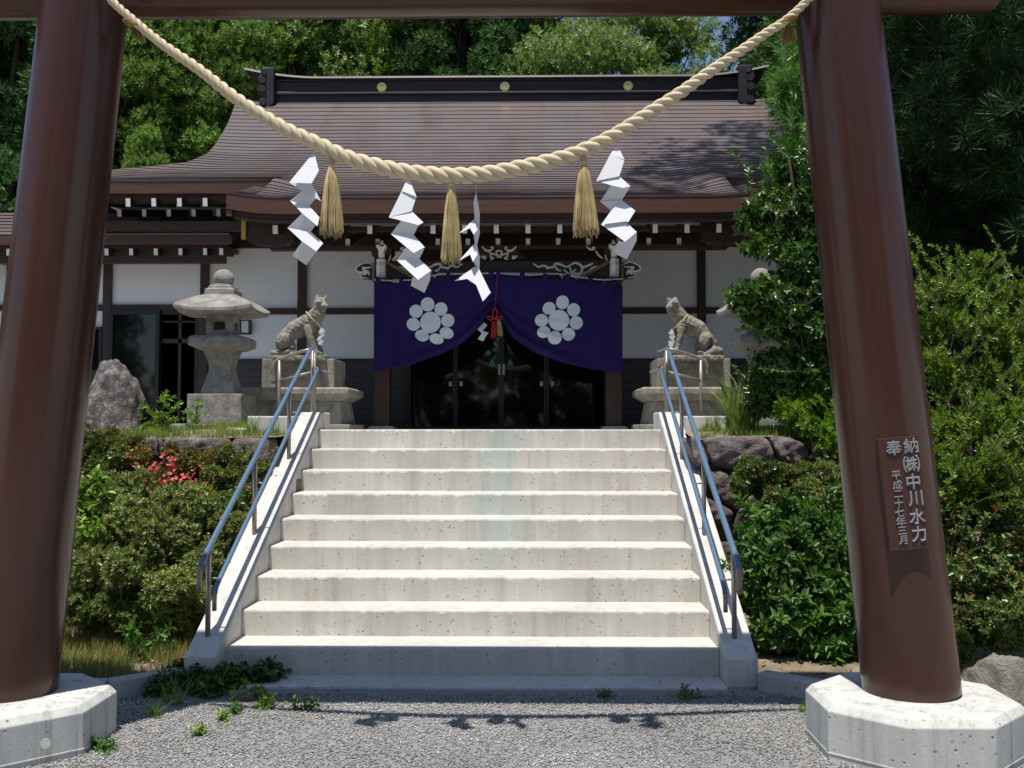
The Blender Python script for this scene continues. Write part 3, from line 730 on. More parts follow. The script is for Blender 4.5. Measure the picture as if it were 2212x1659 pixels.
NR=39; ts=[1-(1-.2091)*i/31 for i in range(32)]+[.2091-.2091*i/8 for i in range(1,9)]
mb=MB()
rgr=np.random.default_rng(3)
for j in range(NR):
    a=ts[j];b=ts[j+1]
    if j<31: xa,xb=XL(a),XL(b+1e-6)
    else: xa,xb=XL(min(a,.2088)),XL(b)
    n=200
    lo=.0095
    rows=[]
    jit=np.interp(np.linspace(0,1,n+1),np.linspace(0,1,24),rgr.normal(0,.0012,24))
    for (xx,t,dz,dy) in ((xa,a,0.0,0),(xb,b,lo,0),(xb,b,-.003,.012)):
        rows.append([S(-xx+2*xx*i/n,t,dz+(jit[i] if dz>0 else 0),dy,xx) for i in range(n+1)])
    V=rows[0]+rows[1]+rows[2]; F=[]
    for r_ in range(2):
        for i in range(n): p=r_*(n+1)+i; F.append((p,p+1,p+n+2,p+n+1))
    mb.add(V,F)
roof=mb.build('roof',M['shingle'],sh)
# side slopes, rear slope (same shingles)
mb=MB(); tt=[.209+.411*i/12 for i in range(13)]
for s in (-1,1):
    V=[];F=[]
    for t in tt:
        p=S(s*XL(t+1e-4),t); V.append(p); V.append((p[0],28.6-p[1],p[2]))
    for i in range(12): F.append((2*i,2*i+1,2*i+3,2*i+2))
    mb.add(V,F)
V=[];F=[];nn=30
for t in [.209+.791*i/20 for i in range(21)]:
    for i in range(nn+1):
        xx=XL(t+1e-4); p=S(-xx+2*xx*i/nn,t); V.append((p[0],28.6-p[1],p[2]))
for j in range(20):
    for i in range(nn): a=j*(nn+1)+i; F.append((a,a+1,a+nn+2,a+nn+1))
mb.add(V,F); mb.build('roof',M['shingle'],sh)
for s in (-1,1):
    poly=[prof(t) for t in (.60,.7,.8,.9,1.0)]; poly=poly+[(28.6-y,z) for y,z in poly[::-1]]
    mb=MB(); a,b=sorted((s*3.36,s*3.42)); mb.prism([(y,z-.02) for y,z in poly],a,b,'x'); mb.build('gable_wall',M['wood'],sh)
# soffits
mb=MB()
for (t0,t1,dz) in ((.0,.209,-.20),(.209,.60,-.22)):
    V=[];F=[];n=40;m=6
    for j in range(m+1):
        t=t0+(t1-t0)*j/m
        for i in range(n+1):
            xx=XL(t+1e-4 if t0>0 else min(t,.2088))-.03; p=S(-xx+2*xx*i/n,t,dz,.06 if j==0 else 0); V.append(p)
    for j in range(m):
        for i in range(n): a=j*(n+1)+i; F.append((a,a+1,a+n+2,a+n+1))
    mb.add(V,F)
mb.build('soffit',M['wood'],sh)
# eave boards that follow the sweep of the eaves
def eaveband(t,x0,x1,z0,z1,dy0,dy1,mat,name='eave_board',n=40):
    mb=MB(); V=[]
    for i in range(n+1):
        x=x0+(x1-x0)*i/n; p=S(x,t)
        V+=[(x,p[1]+dy0,p[2]+z0),(x,p[1]+dy0,p[2]+z1),(x,p[1]+dy1,p[2]+z1),(x,p[1]+dy1,p[2]+z0)]
    F=[]
    for i in range(n):
        for k in range(4): F.append((i*4+k,i*4+(k+1)%4,(i+1)*4+(k+1)%4,(i+1)*4+k))
    F.append((0,1,2,3)); F.append((n*4+3,n*4+2,n*4+1,n*4)); mb.add(V,F); return mb.build(name,mat,sh)
eaveband(1e-4,-2.60,2.60,-.155,-.008,.008,.12,M['fascia'])
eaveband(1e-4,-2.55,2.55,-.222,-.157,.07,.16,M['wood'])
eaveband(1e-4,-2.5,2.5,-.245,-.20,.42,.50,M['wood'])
for s in (-1,1):
    a,b=(s*4.74,s*2.41) 
    eaveband(.2091,a,b,-.135,-.006,.010,.12,M['fascia'],n=24)
    eaveband(.2091,s*4.68,b,-.212,-.137,.09,.18,M['wood'],n=24)
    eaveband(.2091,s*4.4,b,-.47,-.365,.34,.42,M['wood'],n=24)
    # bargeboard at the porch end
    mb=MB(); V=[];n=10
    for i in range(n+1):
        t=.2088*i/n; p=S(s*XL(t),t); V+=[(p[0],p[1]+.02,p[2]-.005),(p[0],p[1]+.02,p[2]-.23),(p[0]-s*.05,p[1]+.02,p[2]-.23),(p[0]-s*.05,p[1]+.02,p[2]-.02)]
    F=[]
    for i in range(n):
        for k in range(4): F.append((i*4+k,i*4+(k+1)%4,(i+1)*4+(k+1)%4,(i+1)*4+k))
    F+= [(0,1,2,3),(n*4+3,n*4+2,n*4+1,n*4)]; mb.add(V,F); mb.build('bargeboard',M['fascia'],sh)
    # side eave board
    mb=MB(); p=S(s*4.75,.2091); mb.add([(p[0],p[1],p[2]-.006),(p[0],p[1],p[2]-.135),(p[0]-s*.08,p[1],p[2]-.135),(p[0]-s*.08,p[1],p[2]-.02),(p[0],28.6-p[1],p[2]-.006),(p[0],28.6-p[1],p[2]-.135),(p[0]-s*.08,28.6-p[1],p[2]-.135),(p[0]-s*.08,28.6-p[1],p[2]-.02)],[(0,1,2,3),(7,6,5,4),(0,4,5,1),(1,5,6,2),(2,6,7,3),(3,7,4,0)]); mb.build('eave_board',M['fascia'],sh)
# rafters with white painted ends
def rafter(x,y,z,w,h,L,rise,skew=0):
    mb=MB(); mb.bar((x,y,z),(x+skew,y+L,z+rise),w,h); o=mb.build('rafter',M['wood'],sh)
    mb=MB(); mb.bar((x,y-.006,z),(x+skew*.01,y+.004,z+.001),w-.002,h-.002); mb.build('rafter_end',M['white'],o)
for k in range(-7,8):
    rafter(.31*k,9.9,P(1071,495,9.9)[2]+.03*max(0,(abs(.31*k)-2.0)/.6)**2,.050,.086,.55,.11)
    if abs(k)<=7: rafter(.31*k,10.43,P(1071,522,10.43)[2],.046,.080,1.0,.3)
for s in (-1,1):
    for k in range(9):
        x=P(442,437,10.6)[0]-.2727*k+.0; x=x if s<0 else -x
        if abs(x)<4.62: rafter(x,10.62,P(385,437,10.62)[2],.050,.088,.6,.12)
        x2=P(472,460,11.03)[0]-.2727*k; x2=x2 if s<0 else -x2
        if abs(x2)<4.25: rafter(x2,11.03,P(385,460,11.03)[2],.046,.080,.6,.12)
# ridge
rd=MB(); yf=13.9; zb=P(1088,222,13.92)[2]-.01
zt=P(1088,163,13.9)[2]; H=zt-zb
mb=MB(); mb.box(-3.28,3.28,13.92,14.68,zb-.3,zb+H*.33); r1=mb.build('ridge_base',M['ridge'],sh)
mb=MB(); mb.box(-3.30,3.30,13.885,14.74,zb+H*.33,zb+H*.42); mb.box(-3.30,3.30,13.905,14.73,zb+H*.42,zb+H*.47); mb.build('ridge_moulding',M['ridge'],sh,bevel=.008)
mb=MB(); mb.box(-3.28,3.28,13.93,14.67,zb+H*.47,zb+H*.84); mb.build('ridge_band',M['ridge'],sh)
mb=MB(); mb.box(-3.30,3.30,13.90,14.72,zb+H*.84,zb+H*.90); mb.build('ridge_moulding',M['ridge'],sh,bevel=.006)
mb=MB(); V=[];n=60
for i in range(n+1):
    x=-3.62+7.24*i/n; e=max(0,(abs(x)-2.6)/1.02)**1.8*.13
    V+=[(x,13.86,zb+H*.90+e),(x,13.88,zb+H*.985+e),(x,14.3,zb+H*1.06+e),(x,14.77,zb+H*.985+e),(x,14.80,zb+H*.90+e)]
F=[]
for i in range(n):
    for k in range(5): F.append((i*5+k,i*5+(k+1)%5,(i+1)*5+(k+1)%5,(i+1)*5+k))
F+=[(0,1,2,3,4),tuple(n*5+k for k in (4,3,2,1,0))]; mb.add(V,F); mb.build('ridge_cap',M['ridge'],sh)
for s in (-1,1):
    en=MB()
    prf=[(0,-.28),(.05,-.30),(.095,-.26),(.10,-.18),(.075,-.10),(.13,-.075),(.16,-.02),(.13,.04),(.09,.055),(.13,.075),(.15,.13),(.12,.175),(.08,.18),(.10,.20),(.115,.235),(.09,.27),(0,.27),(-.08,.27),(-.08,-.20)]
    x0=s*3.27
    en.prism([(x0+s*a,zb+H*.52+b*1.05) for a,b in prf],13.80,14.75)
    e=en.build('ridge_end_tile',M['ridge'],sh,bevel=.012)
    for zz,rr in ((.205,.034),(.10,.046),(-.02,.05),(-.2,.05)):
        en=MB(); en.tube([(x0+s*(.05 if zz>.1 else .075),13.775,zb+H*.52+zz),(x0+s*.075,13.84,zb+H*.52+zz)],rr,18)
        en.build('scroll',M['ridge'],e)
for x in (-1.715,-.012,1.69):
    p=(x,13.90,P(1088,187,13.9)[2]); mb=MB(); mb.tube([(x,13.94,p[2]),(x,13.895,p[2])],.066,28); c=mb.build('ridge_crest',M['gold'],sh)
    mb=MB()
    for q in range(8): a=q*PI/4; mb.lathe([(.001,-.019),(.019,-.019),(.019,.019),(.001,.019)],(0,0,0),10,cap=False) if False else None
    for q in range(9):
        a=q*PI/4; r_=0 if q==8 else .042; rr=.020 if q==8 else .0145
        mb.tube([(x+math.cos(a)*r_,13.896,p[2]+math.sin(a)*r_),(x+math.cos(a)*r_,13.888,p[2]+math.sin(a)*r_)],rr,12)
    mb.build('flower_boss',M['gold'],c)
# walls
WY=11.6
mb=MB(); mb.box(-6.6,4.25,WY,17.0,1.39,3.62); mb.box(-4.1,4.1,WY+.03,16.9,3.62,3.95); mb.build('wall',M['plaster'],sh)
zL=P(1071,672,WY); zlin=P(600,673,WY)[2]; zsid=P(600,779,WY)[2]; zl2=P(300,665,WY)[2]; ztop=P(600,533,WY)[2]
def vpost(xc,w=.095,z0=1.39,z1=None,y=WY-.045): 
    mb=MB(); mb.box(xc-w/2,xc+w/2,y,WY+.02,z0,z1 or ztop); return mb.build('wall_post',M['woodv'],sh)
xp=[P(235,600,WY)[0],P(444,600,WY)[0],P(653.5,600,WY)[0]]; bay=xp[1]-xp[0]
for x in (xp[0]-2*bay,xp[0]-bay,*xp,-xp[2],-xp[1],-xp[0]): vpost(x)
for (a,b,z) in ((-6.6,xp[1]-.05,zl2),(xp[1]+.05,-1.0,zlin),(1.0,4.2,zlin)):
    mb=MB(); mb.box(a,b,WY-.035,WY+.02,z-.035,z+.035); mb.build('wall_rail',M['wood'],sh)
mb=MB(); mb.box(-6.6,4.2,WY-.055,WY+.02,ztop-.02,ztop+.14); mb.build('wall_plate',M['wood'],sh)
for (a,b) in ((xp[1]+.05,-1.13),(1.17,4.2)):
    mb=MB(); mb.box(a,b,WY-.022,WY+.02,1.39,zsid); o=mb.build('siding',M['siding'],sh)
    mb=MB(); mb.box(a,b,WY-.03,WY+.01,zsid,zsid+.018); mb.build('siding_cap',M['black'],o)
mb=MB(); mb.box(-6.6,xp[0]-.05,WY-.022,WY+.02,1.39,zsid); mb.build('siding',M['siding'],sh)
# sliding glass doors at the left
def glazed(x0,x1,z0,z1,y,fw=.045,name='sliding_door',bar=False):
    mb=MB(); mb.box(x0,x1,y,y+.05,z0,z0+fw); mb.box(x0,x1,y,y+.05,z1-fw,z1); mb.box(x0,x0+fw,y,y+.05,z0+fw,z1-fw); mb.box(x1-fw,x1,y,y+.05,z0+fw,z1-fw)
    if bar: mb.box(x0+fw,x1-fw,y+.005,y+.045,(z0+z1)/2+.1,(z0+z1)/2+.14)
    o=mb.build(name,M['black'],sh); mb=MB(); mb.box(x0+fw,x1-fw,y+.02,y+.028,z0+fw,z1-fw); mb.build('pane',M['glass'],o); return o
a=P(241,672,WY)[0]; m_=P(346,672,WY)[0]; b=P(431,672,WY)[0]
glazed(a,m_+.02,1.40,zl2-.037,WY-.075); glazed(m_-.02,b,1.40,zl2-.037,WY-.02)
glazed(P(178,707,WY)[0],P(224,707,WY)[0],P(200,805,WY)[2],P(200,707,WY)[2],WY-.06,.03,'window')
mb=MB(); x1=P(390,672,WY)[0]; yy=WY-.012
mb.box(x1-.018,x1+.018,yy,yy+.01,1.45,zl2-.08); mb.box(m_+.03,b-.05,yy+.0,yy+.009,P(0,742,WY)[2],P(0,742,WY)[2]+.05); mb.box(m_+.03,b-.05,yy,yy+.009,P(0,694,WY)[2]-.02,P(0,694,WY)[2]); mb.build('muntin',M['woodv'],sh)
# wall lamp
lx=P(533,708,WY)[0]; lz=P(533,708,WY)[2]
mb=MB(); mb.box(lx-.058,lx-.045,WY-.09,WY-.0,lz-.08,lz+.085); mb.box(lx+.045,lx+.058,WY-.09,WY,lz-.08,lz+.085); mb.box(lx-.045,lx+.045,WY-.09,WY,lz-.08,lz-.068); mb.box(lx-.045,lx+.045,WY-.09,WY,lz+.073,lz+.085)
o=mb.build('wall_lamp',M['black'],sh); mb=MB(); mb.box(lx-.04,lx+.04,WY-.08,WY-.01,lz-.066,lz+.07); mb.build('lamp_glass',M['lampglass'],o)
# entrance recess and glass doors
DY=11.78
mb=MB(); mb.box(-1.13,-.98,WY-.03,DY+.3,1.39,3.0); mb.box(1.02,1.17,WY-.03,DY+.3,1.39,3.0); mb.box(-1.13,1.17,WY-.04,DY+.3,2.75,ztop-.02); mb.build('door_surround',M['wood'],sh)
ex=[P(x,800,WY-.06)[0] for x in (882,984,1083,1180,1310)]
for i in range(4):
    o=glazed(ex[i],ex[i+1],1.395,2.74,WY-.10+(.03 if i in (0,3) else 0),.028,'entrance_door')
    if i in (1,2):
        hx=P(1078.5 if i==1 else 1088,800,WY-.11)[0]; mb=MB(); mb.box(hx-.014,hx+.014,WY-.118,WY-.102,P(0,812,WY)[2],P(0,789,WY)[2]); mb.build('door_handle',M['sill'],o,bevel=.003)
        sx=P(1063 if i==1 else 1102,783,WY-.12)[0]; sz=P(0,788,WY)[2]
        mb=MB(); mb.prism([(sx-.03,sz),(sx+.03,sz),(sx,sz+.055)],WY-.084,WY-.081); mb.box(sx-.032,sx+.032,WY-.084,WY-.081,sz-.025,sz-.008); s_=mb.build('warning_sticker',M['sticker'],o)
        mb=MB()
        for dx,hh in ((-.008,.026),(.0,.034),(.009,.022)): mb.box(sx+dx-.0022,sx+dx+.0022,WY-.0855,WY-.0842,sz+.006,sz+.006+hh*.8)
        mb.box(sx-.022,sx+.022,WY-.0855,WY-.0842,sz-.018,sz-.015); mb.build('sticker_mark',M['black'],s_)
    for xx in ((972,996) if i==0 else (1170,1194) if i==3 else ()):
        pass
for xx,i in ((972,0),(996,1),(1170,2),(1194,3)):
    q=P(xx,829,WY-.09); yy=WY-.084 if i in (1,2) else WY-.054
    mb=MB(); mb.box(q[0]-.017,q[0]+.017,yy-.004,yy-.001,q[2]-.026,q[2]+.026); mb.build('notice_paper',M['lampglass'],sh)
# left wing: shingled pent roof on rafters
zEw=P(350,508,11.07)[2]; XR=-2.97
mb=MB(); NRW=7
for j in range(NRW):
    y0=11.80-(11.80-11.05)*j/NRW; y1=11.80-(11.80-11.05)*(j+1)/NRW; sl=(.30)/.55
    z0=zEw+(y0-11.05)*sl; z1=zEw+(y1-11.05)*sl+.014
    mb.add([(-7.6,y0,z0),(XR,y0,z0),(XR,y1,z1),(-7.6,y1,z1),(XR,y1+.015,z1-.016),(-7.6,y1+.015,z1-.016)],[(0,1,2,3),(3,2,4,5)])
mb.build('wing_roof',M['shingle'],sh)
mb=MB(); mb.box(-7.6,XR,11.055,11.11,zEw-.105,zEw-.004); mb.build('eave_board',M['fascia'],sh)
mb=MB(); mb.add([(XR,11.06,zEw-.1),(XR,11.06,zEw),(XR,11.7,zEw+.35),(XR,11.7,zEw+.22),(XR+.03,11.06,zEw-.1),(XR+.03,11.06,zEw),(XR+.03,11.7,zEw+.35),(XR+.03,11.7,zEw+.22)],[(0,1,2,3),(7,6,5,4),(0,4,5,1),(1,5,6,2),(2,6,7,3),(3,7,4,0)]); mb.build('eave_board',M['fascia'],sh)
mb=MB(); mb.box(-7.6,XR-.05,11.16,WY,zEw-.13,zEw-.09); mb.box(-7.6,XR-.1,11.22,11.32,zEw-.28,zEw-.13); mb.build('wing_soffit',M['wood'],sh)
for k in range(15):
    x=P(442+0,545,11.07)[0]-.2727*(k-.0)+.0
    rafter(x+ (0),11.09,P(350,544,11.09)[2],.044,.075,.4,.05)
rafter(P(478,545,11.09)[0],11.09,P(350,544,11.09)[2],.044,.075,.4,.05)
for x in (xp[0],xp[1]):
    z=P(0,559,11.3)[2]; mb=MB(); mb.prism([(x-.10,z),(x+.10,z),(x+.16,z+.035),(x+.16,z+.10),(x-.16,z+.10),(x-.16,z+.035)],11.26,WY); mb.build('bracket',M['wood'],sh)
# porch
for s in (-1,1):
    cx=s*1.186+.0
    mb=MB(); mb.box(cx-.083,cx+.083,10.37,10.53,1.42,3.3); mb.build('porch_pillar',M['woodv'],sh,bevel=.012)
    mb=MB(); mb.rect([(.13,.13,0),(.13,.13,.02),(.10,.10,.035)],(cx,10.45,1.386)); mb.build('pillar_footing',M['conc2'],sh)
zb0=P(0,602,10.4)[2]; zb1=P(0,566,10.4)[2]
mb=MB(); mb.box(-1.22,1.22,10.38,10.52,zb0,zb1); mb.build('porch_beam',M['wood'],sh,bevel=.01)
mb=MB(); mb.box(-2.35,2.35,10.40,10.52,P(0,541,10.4)[2],P(0,533,10.4)[2]); mb.build('porch_purlin',M['wood'],sh)
M['carve']=mat_plain('white painted carving',(.80,.79,.74),.7)
cz=lambda x,y:(1123.2+.1367*x,509.8+.1367*y)
def stroke(mb,pts,r,d,mir):
    w=[]
    for x,y in pts:
        xd,yd=cz(x,y); p=P(xd,yd,d); w.append((p[0]*(-1 if mir else 1),p[1],p[2]))
    sp=spline(w,5); n=len(sp); mb.tube(sp,[r*(.35+.65*math.sin(PI*min(1,max(0,(i+1)/(n+1))))**.6) for i in range(n)],6)
for mir in (False,True):
    mb=MB()
    for q in ([(205,435),(260,470),(300,488),(380,465),(440,500),(520,490),(570,440),(640,440),(700,480),(760,490)],[(700,490),(780,470),(860,425),(940,445),(985,500),(970,570),(900,600),(850,560),(890,525)],[(690,530),(760,590),(850,640),(960,615),(1080,570),(1150,500),(1230,480)],[(940,450),(1000,490),(1080,465),(1160,430)],[(560,480),(590,530),(650,550)],[(545,430),(610,440),(700,470)],[(780,480),(830,600),(900,650),(880,670)],[(430,530),(470,495),(540,500)]):
        stroke(mb,q,.013,10.372,mir)
    mb.build('beam_carving',M['carve'],sh,True)
    # projecting nose of the beam
    poly=[(1600,430),(1700,405),(1800,420),(1900,475),(1905,535),(1840,565),(1800,590),(1840,625),(1790,665),(1700,668),(1600,690)]
    pp=[P(*cz(x,y),10.42) for x,y in poly]; pp=[(p[0]*(-1 if mir else 1),p[2]) for p in pp]
    mb=MB(); mb.prism(pp,10.41,10.49); nz=mb.build('beam_nose',M['wood'],sh)
    mb=MB()
    for q in ([(1630,450),(1720,412),(1800,425),(1890,478),(1892,538),(1820,560),(1740,540),(1700,555),(1760,590),(1812,592),(1820,635),(1700,662)],[(1650,480),(1720,492),(1790,488),(1785,520),(1745,515)],[(1700,610),(1690,580),(1740,560),(1770,590),(1740,600)]): stroke(mb,q,.010,10.405,mir)
    mb.build('carved_edge',M['carve'],nz,True)
    # cloud bracket beside the pillar head
    mb=MB(); stroke(mb,[(1050,160),(1080,190),(1130,215),(1180,195),(1160,175),(1140,185)],.011,10.35,mir); stroke(mb,[(1200,230),(1240,300),(1310,350)],.010,10.35,mir); stroke(mb,[(1345,280),(1360,340),(1380,390)],.008,10.35,mir)
    mb.build('cloud_carving',M['carve'],sh,True)
    sg=-1 if mir else 1
    # white bracket noses
    def wb(x0,x1,y0,y1,w0,w1,d):
        a=P(*cz(x0,y0),d);b=P(*cz(x1,y1),d); cx=(a[0]+b[0])/2*sg; hx=(b[0]-a[0])/2
        return cx,hx,a[2],b[2]
    cx,hx,z1,z0=wb(1437,1575,345,610,0,0,10.2)
    mb=MB(); n=5
    V=[];F=[]
    for i in range(n+1):
        z=z1+(z0-z1)*i/n; bul=.012*math.sin(i*2.1); V+=[(cx-hx*(1-.04*(i%2)),10.26+bul,z),(cx,10.20+bul,z),(cx+hx*(1-.04*(i%2)),10.26+bul,z),(cx+hx,10.36,z),(cx-hx,10.36,z)]
    for i in range(n):
        for k in range(5): F.append((i*5+k,i*5+(k+1)%5,(i+1)*5+(k+1)%5,(i+1)*5+k))
    F+=[(0,1,2,3,4),tuple(n*5+k for k in (4,3,2,1,0))]; mb.add(V,F); mb.build('bracket_nose',M['carve'],sh)
    cx,hx,z1,z0=wb(1415,1570,120,320,0,0,10.2)
    mb=MB(); h=z1-z0; mb.rect([(hx*.55,.04,0),(hx*.55,.05,h*.6),(hx,.06,h*.85),(hx,.06,h)],(cx,10.28,z0)); mb.build('bracket_nose',M['carve'],sh)
    cx,hx,z1,z0=wb(1445,1515,45,145,0,0,10.2)
    mb=MB(); mb.rect([(hx,.04,0),(hx*.95,.04,.02),(hx*.35,.02,z1-z0)],(cx,10.26,z0)); mb.build('bracket_nose',M['carve'],sh)
    mb=MB(); mb.box(sg*1.186-.10,sg*1.186+.10,10.32,10.56,P(0,530,10.4)[2]-.02,P(0,552,10.4)[2]) if False else mb.box(sg*1.186-.105,sg*1.186+.105,10.33,10.56,P(0,556,10.4)[2],P(0,538,10.4)[2]); mb.build('pillar_cap',M['wood'],sh,bevel=.01)
    # lashings of old rope
    mb=MB(); a=P(*cz(1430,398),10.33);b=P(*cz(900,690),10.30)
    for ph in (0,PI):
        n=60; pts=[]
        for i in range(n+1):
            t=i/n; c=Vector(a).lerp(Vector(b),t); an=ph+t*30; rr=.010+.006*t; pts.append((sg*(c.x+math.cos(an)*rr*.3),c.y+math.sin(an)*rr,c.z+math.cos(an)*rr))
        mb.tube(pts,[.008+.005*i/n for i in range(n+1)],6)
    mb.build('beam_rope',M['goldrope'],sh,True)
    mb=MB(); a=P(*cz(1612,440),10.34);b=P(*cz(1625,715),10.34)
    for ph in (0,PI):
        n=40; pts=[]
        for i in range(n+1):
            t=i/n; c=Vector(a).lerp(Vector(b),t); an=ph+t*26; pts.append((sg*(c.x+math.cos(an)*.006),c.y+math.sin(an)*.006,c.z))
        mb.tube(pts,.007,6)
    mb.build('beam_rope',M['goldrope'],sh,True)
    # gilt plate on the end of the porch eave
    q0=P(527,462,10.1);q1=P(527,517,10.1); x=q0[0]*(1 if mir else -1)
    mb=MB(); mb.box(x-.022,x+.022,10.09,10.11,q1[2],q0[2]); mb.build('gilt_plate',M['brassedge'],sh)
    z0=q1[2]; z1=q0[2]; s2=-1 if mir else 1
    mb=MB(); mb.prism([(x-s2*.02,z0),(x-s2*.12,z0-.05),(x-s2*.32,z0-.07),(x-s2*.5,z0-.02),(x-s2*.5,z1+.03),(x-s2*.02,z1+.03)],10.115,10.20); mb.build('eave_end_board',M['wood'],sh)
# frog leg strut with scrolls
mb=MB(); cw=lambda x,y:(734.4+.3125*x,518.4+.3125*y)
def stroke2(mb,pts,r,d=10.39):
    sp=spline([P(*cw(x,y),d) for x,y in pts],6); mb.tube(sp,r,6)
cxm=1100
base=[[(980,45),(1000,62),(1020,72),(1050,65),(1058,50),(1042,48)],[(975,110),(1000,130),(1005,115),(990,112)],[(1050,125),(1040,105),(1055,95),(1085,105),(1080,80),(1105,72)],[(1040,135),(1060,128),(1050,118)],[(1085,120),(1105,112),(1112,100)],[(1000,70),(1030,80),(1060,100)]]
for q in base:
    stroke2(mb,q,.0095); stroke2(mb,[(2*cxm-x,y) for x,y in q],.0095)
o=None
pol=[(975,50),(1010,70),(1060,60),(1100,66),(1140,60),(1190,70),(1225,50),(1240,90),(1280,128),(1200,138),(1100,130),(1000,138),(930,128),(965,95)]
pp=[P(*cw(x,y),10.42) for x,y in pol]; m2=MB(); m2.prism([(p[0],p[2]) for p in pp],10.40,10.46); fl=m2.build('frog_leg_strut',M['wood'],sh)
mb.build('scroll_carving',M['carve'],fl,True)
mb=MB(); stroke2(mb,[(650,262),(675,240),(700,233),(900,233),(1100,230),(1300,233),(1500,233),(1525,245),(1540,265)],.009,10.37); mb.build('beam_carving',M['carve'],sh,True)
# ------------------------------------------------------------------ curtain
CD=10.16
bl=[(808,803),(881,790),(953,765),(1000,740),(1034,709),(1059,676),(1068,668)]
br=[(1068,668),(1084,697),(1109,731),(1156,762),(1219,784),(1281,798),(1345,807)]
def interp(pts,x):
    for (a,ya),(b,yb) in zip(pts[:-1],pts[1:]):
        if a<=x<=b: return ya+(yb-ya)*(x-a)/(b-a)
    return pts[-1][1] if x>pts[-1][0] else pts[0][1]
topl=[(808,606),(870,612),(910,604),(985,598),(1068,590),(1150,600),(1210,604),(1240,612),(1345,622)]
topl=[(808,609),(868,611),(960,598),(1068,592),(1130,600),(1225,602),(1285,608),(1345,618)]
cur=thing('shrine_curtain','deep purple shrine curtain with white flower crests, gathered in the middle','curtain',P(1070,603,CD))
NU,NV=240,70
V=[];F=[]
for i in range(NU+1):
    xd=808+537*i/NU; y0=interp(topl,xd); pts=bl+br[1:]; y1=interp(pts,xd)
    sx=(xd-1068); cl=max(0,1-abs(sx)/230)
    for j in range(NV+1):
        v=j/NV; yd=y0+(y1-y0)*v
        fo=(math.sin(v*30+cl*4)*.030*max(0,(v-.45)/.55)+math.sin(v*67+1)*.006*max(0,(v-.5)/.5))*cl**.8
        wv=(.022*math.sin(xd*.045+v*1.5)*v+.010*math.sin(xd*.09+2*v))*.8+.008*math.sin(xd*.011+v*3)
        p=P(xd,yd,CD+fo+wv); V.append(p)
for i in range(NU):
    for j in range(NV): a=i*(NV+1)+j; F.append((a,a+1,a+NV+2,a+NV+1))
cl_=bare('cloth',V,F,M['curtain'],cur,True); md=cl_.modifiers.new('thickness','SOLIDIFY'); md.thickness=.003; md.offset=1
def cwave(xd,v):
    sx=(xd-1068); cl=max(0,1-abs(sx)/230)
    fo=(math.sin(v*30+cl*4)*.030*max(0,(v-.45)/.55)+math.sin(v*67+1)*.006*max(0,(v-.5)/.5))*cl**.8
    return fo+(.022*math.sin(xd*.045+v*1.5)*v+.010*math.sin(xd*.09+2*v))*.8+.008*math.sin(xd*.011+v*3)
def blob(cx,cy,rx,ry,rot=0,mb=None):
    V=[];n=30;F=[];rings=5
    V.append(None)
    for q in range(1,rings+1):
        for i in range(n):
            a=2*PI*i/n; x=math.cos(a)*rx*q/rings; y=math.sin(a)*ry*q/rings; V.append((x*math.cos(rot)-y*math.sin(rot),x*math.sin(rot)+y*math.cos(rot)))
    V[0]=(0,0); W=[]
    for x,y in V:
        xd,yd=cw(cx+x,cy+y); y0=interp(topl,xd); y1=interp(bl+br[1:],xd); v=(yd-y0)/(y1-y0); W.append(P(xd,yd,CD+cwave(xd,v)-.009))
    for i in range(n): F.append((0,1+i,1+(i+1)%n))
    for q in range(rings-1):
        for i in range(n): a=1+q*n; F.append((a+i,a+n+i,a+n+(i+1)%n,a+(i+1)%n))
    mb.add(W,F)
for cen,pets in (((625,570,71,75,.3),[(606,445,47,49,0),(698,477,45,46,0),(745,557,46,47,.3),(737,643,50,38,.4),(667,684,51,36,.3),(567,661,49,39,.35),(507,583,47,44,.4),(526,493,46,46,0)]),
                 ((1513,555,72,72,0),[(1538,431,44,48,.2),(1615,483,45,46,0),(1633,573,46,46,0),(1580,652,45,45,0),(1485,675,48,47,0),(1408,636,46,41,-.4),(1393,555,46,44,-.2),(1445,472,46,42,-.6)])):
    mb=MB()
    for c in [cen]+pets: blob(*c,mb=mb)
    o=mb.build('flower_crest',M['crest'],cur,True)
    x0,x1,sl=(462,788,-.10) if cen[0]<1000 else (1352,1676,.07)
    mb=MB(); V=[]
    for i in range(41):
        x=x0+(x1-x0)*i/40; y=568+(x-cen[0])*sl if cen[0]<1000 else 553+(x-cen[0])*sl
        for q in (-2,2):
            xd,yd=cw(x,y+q); y0=interp(topl,xd); y1=interp(bl+br[1:],xd); V.append(P(xd,yd,CD+cwave(xd,(yd-y0)/(y1-y0))-.011))
    for i in range(40):
        xm=x0+(x1-x0)*(i+.5)/40
        if any(abs(xm-p[0])<p[2]*.93 and abs(560-p[1])<30 for p in [cen]+pets): mb.add([V[2*i],V[2*i+1],V[2*i+3],V[2*i+2]],[(0,1,2,3)])
    mb.build('seam_line',M['lampglass'],o)
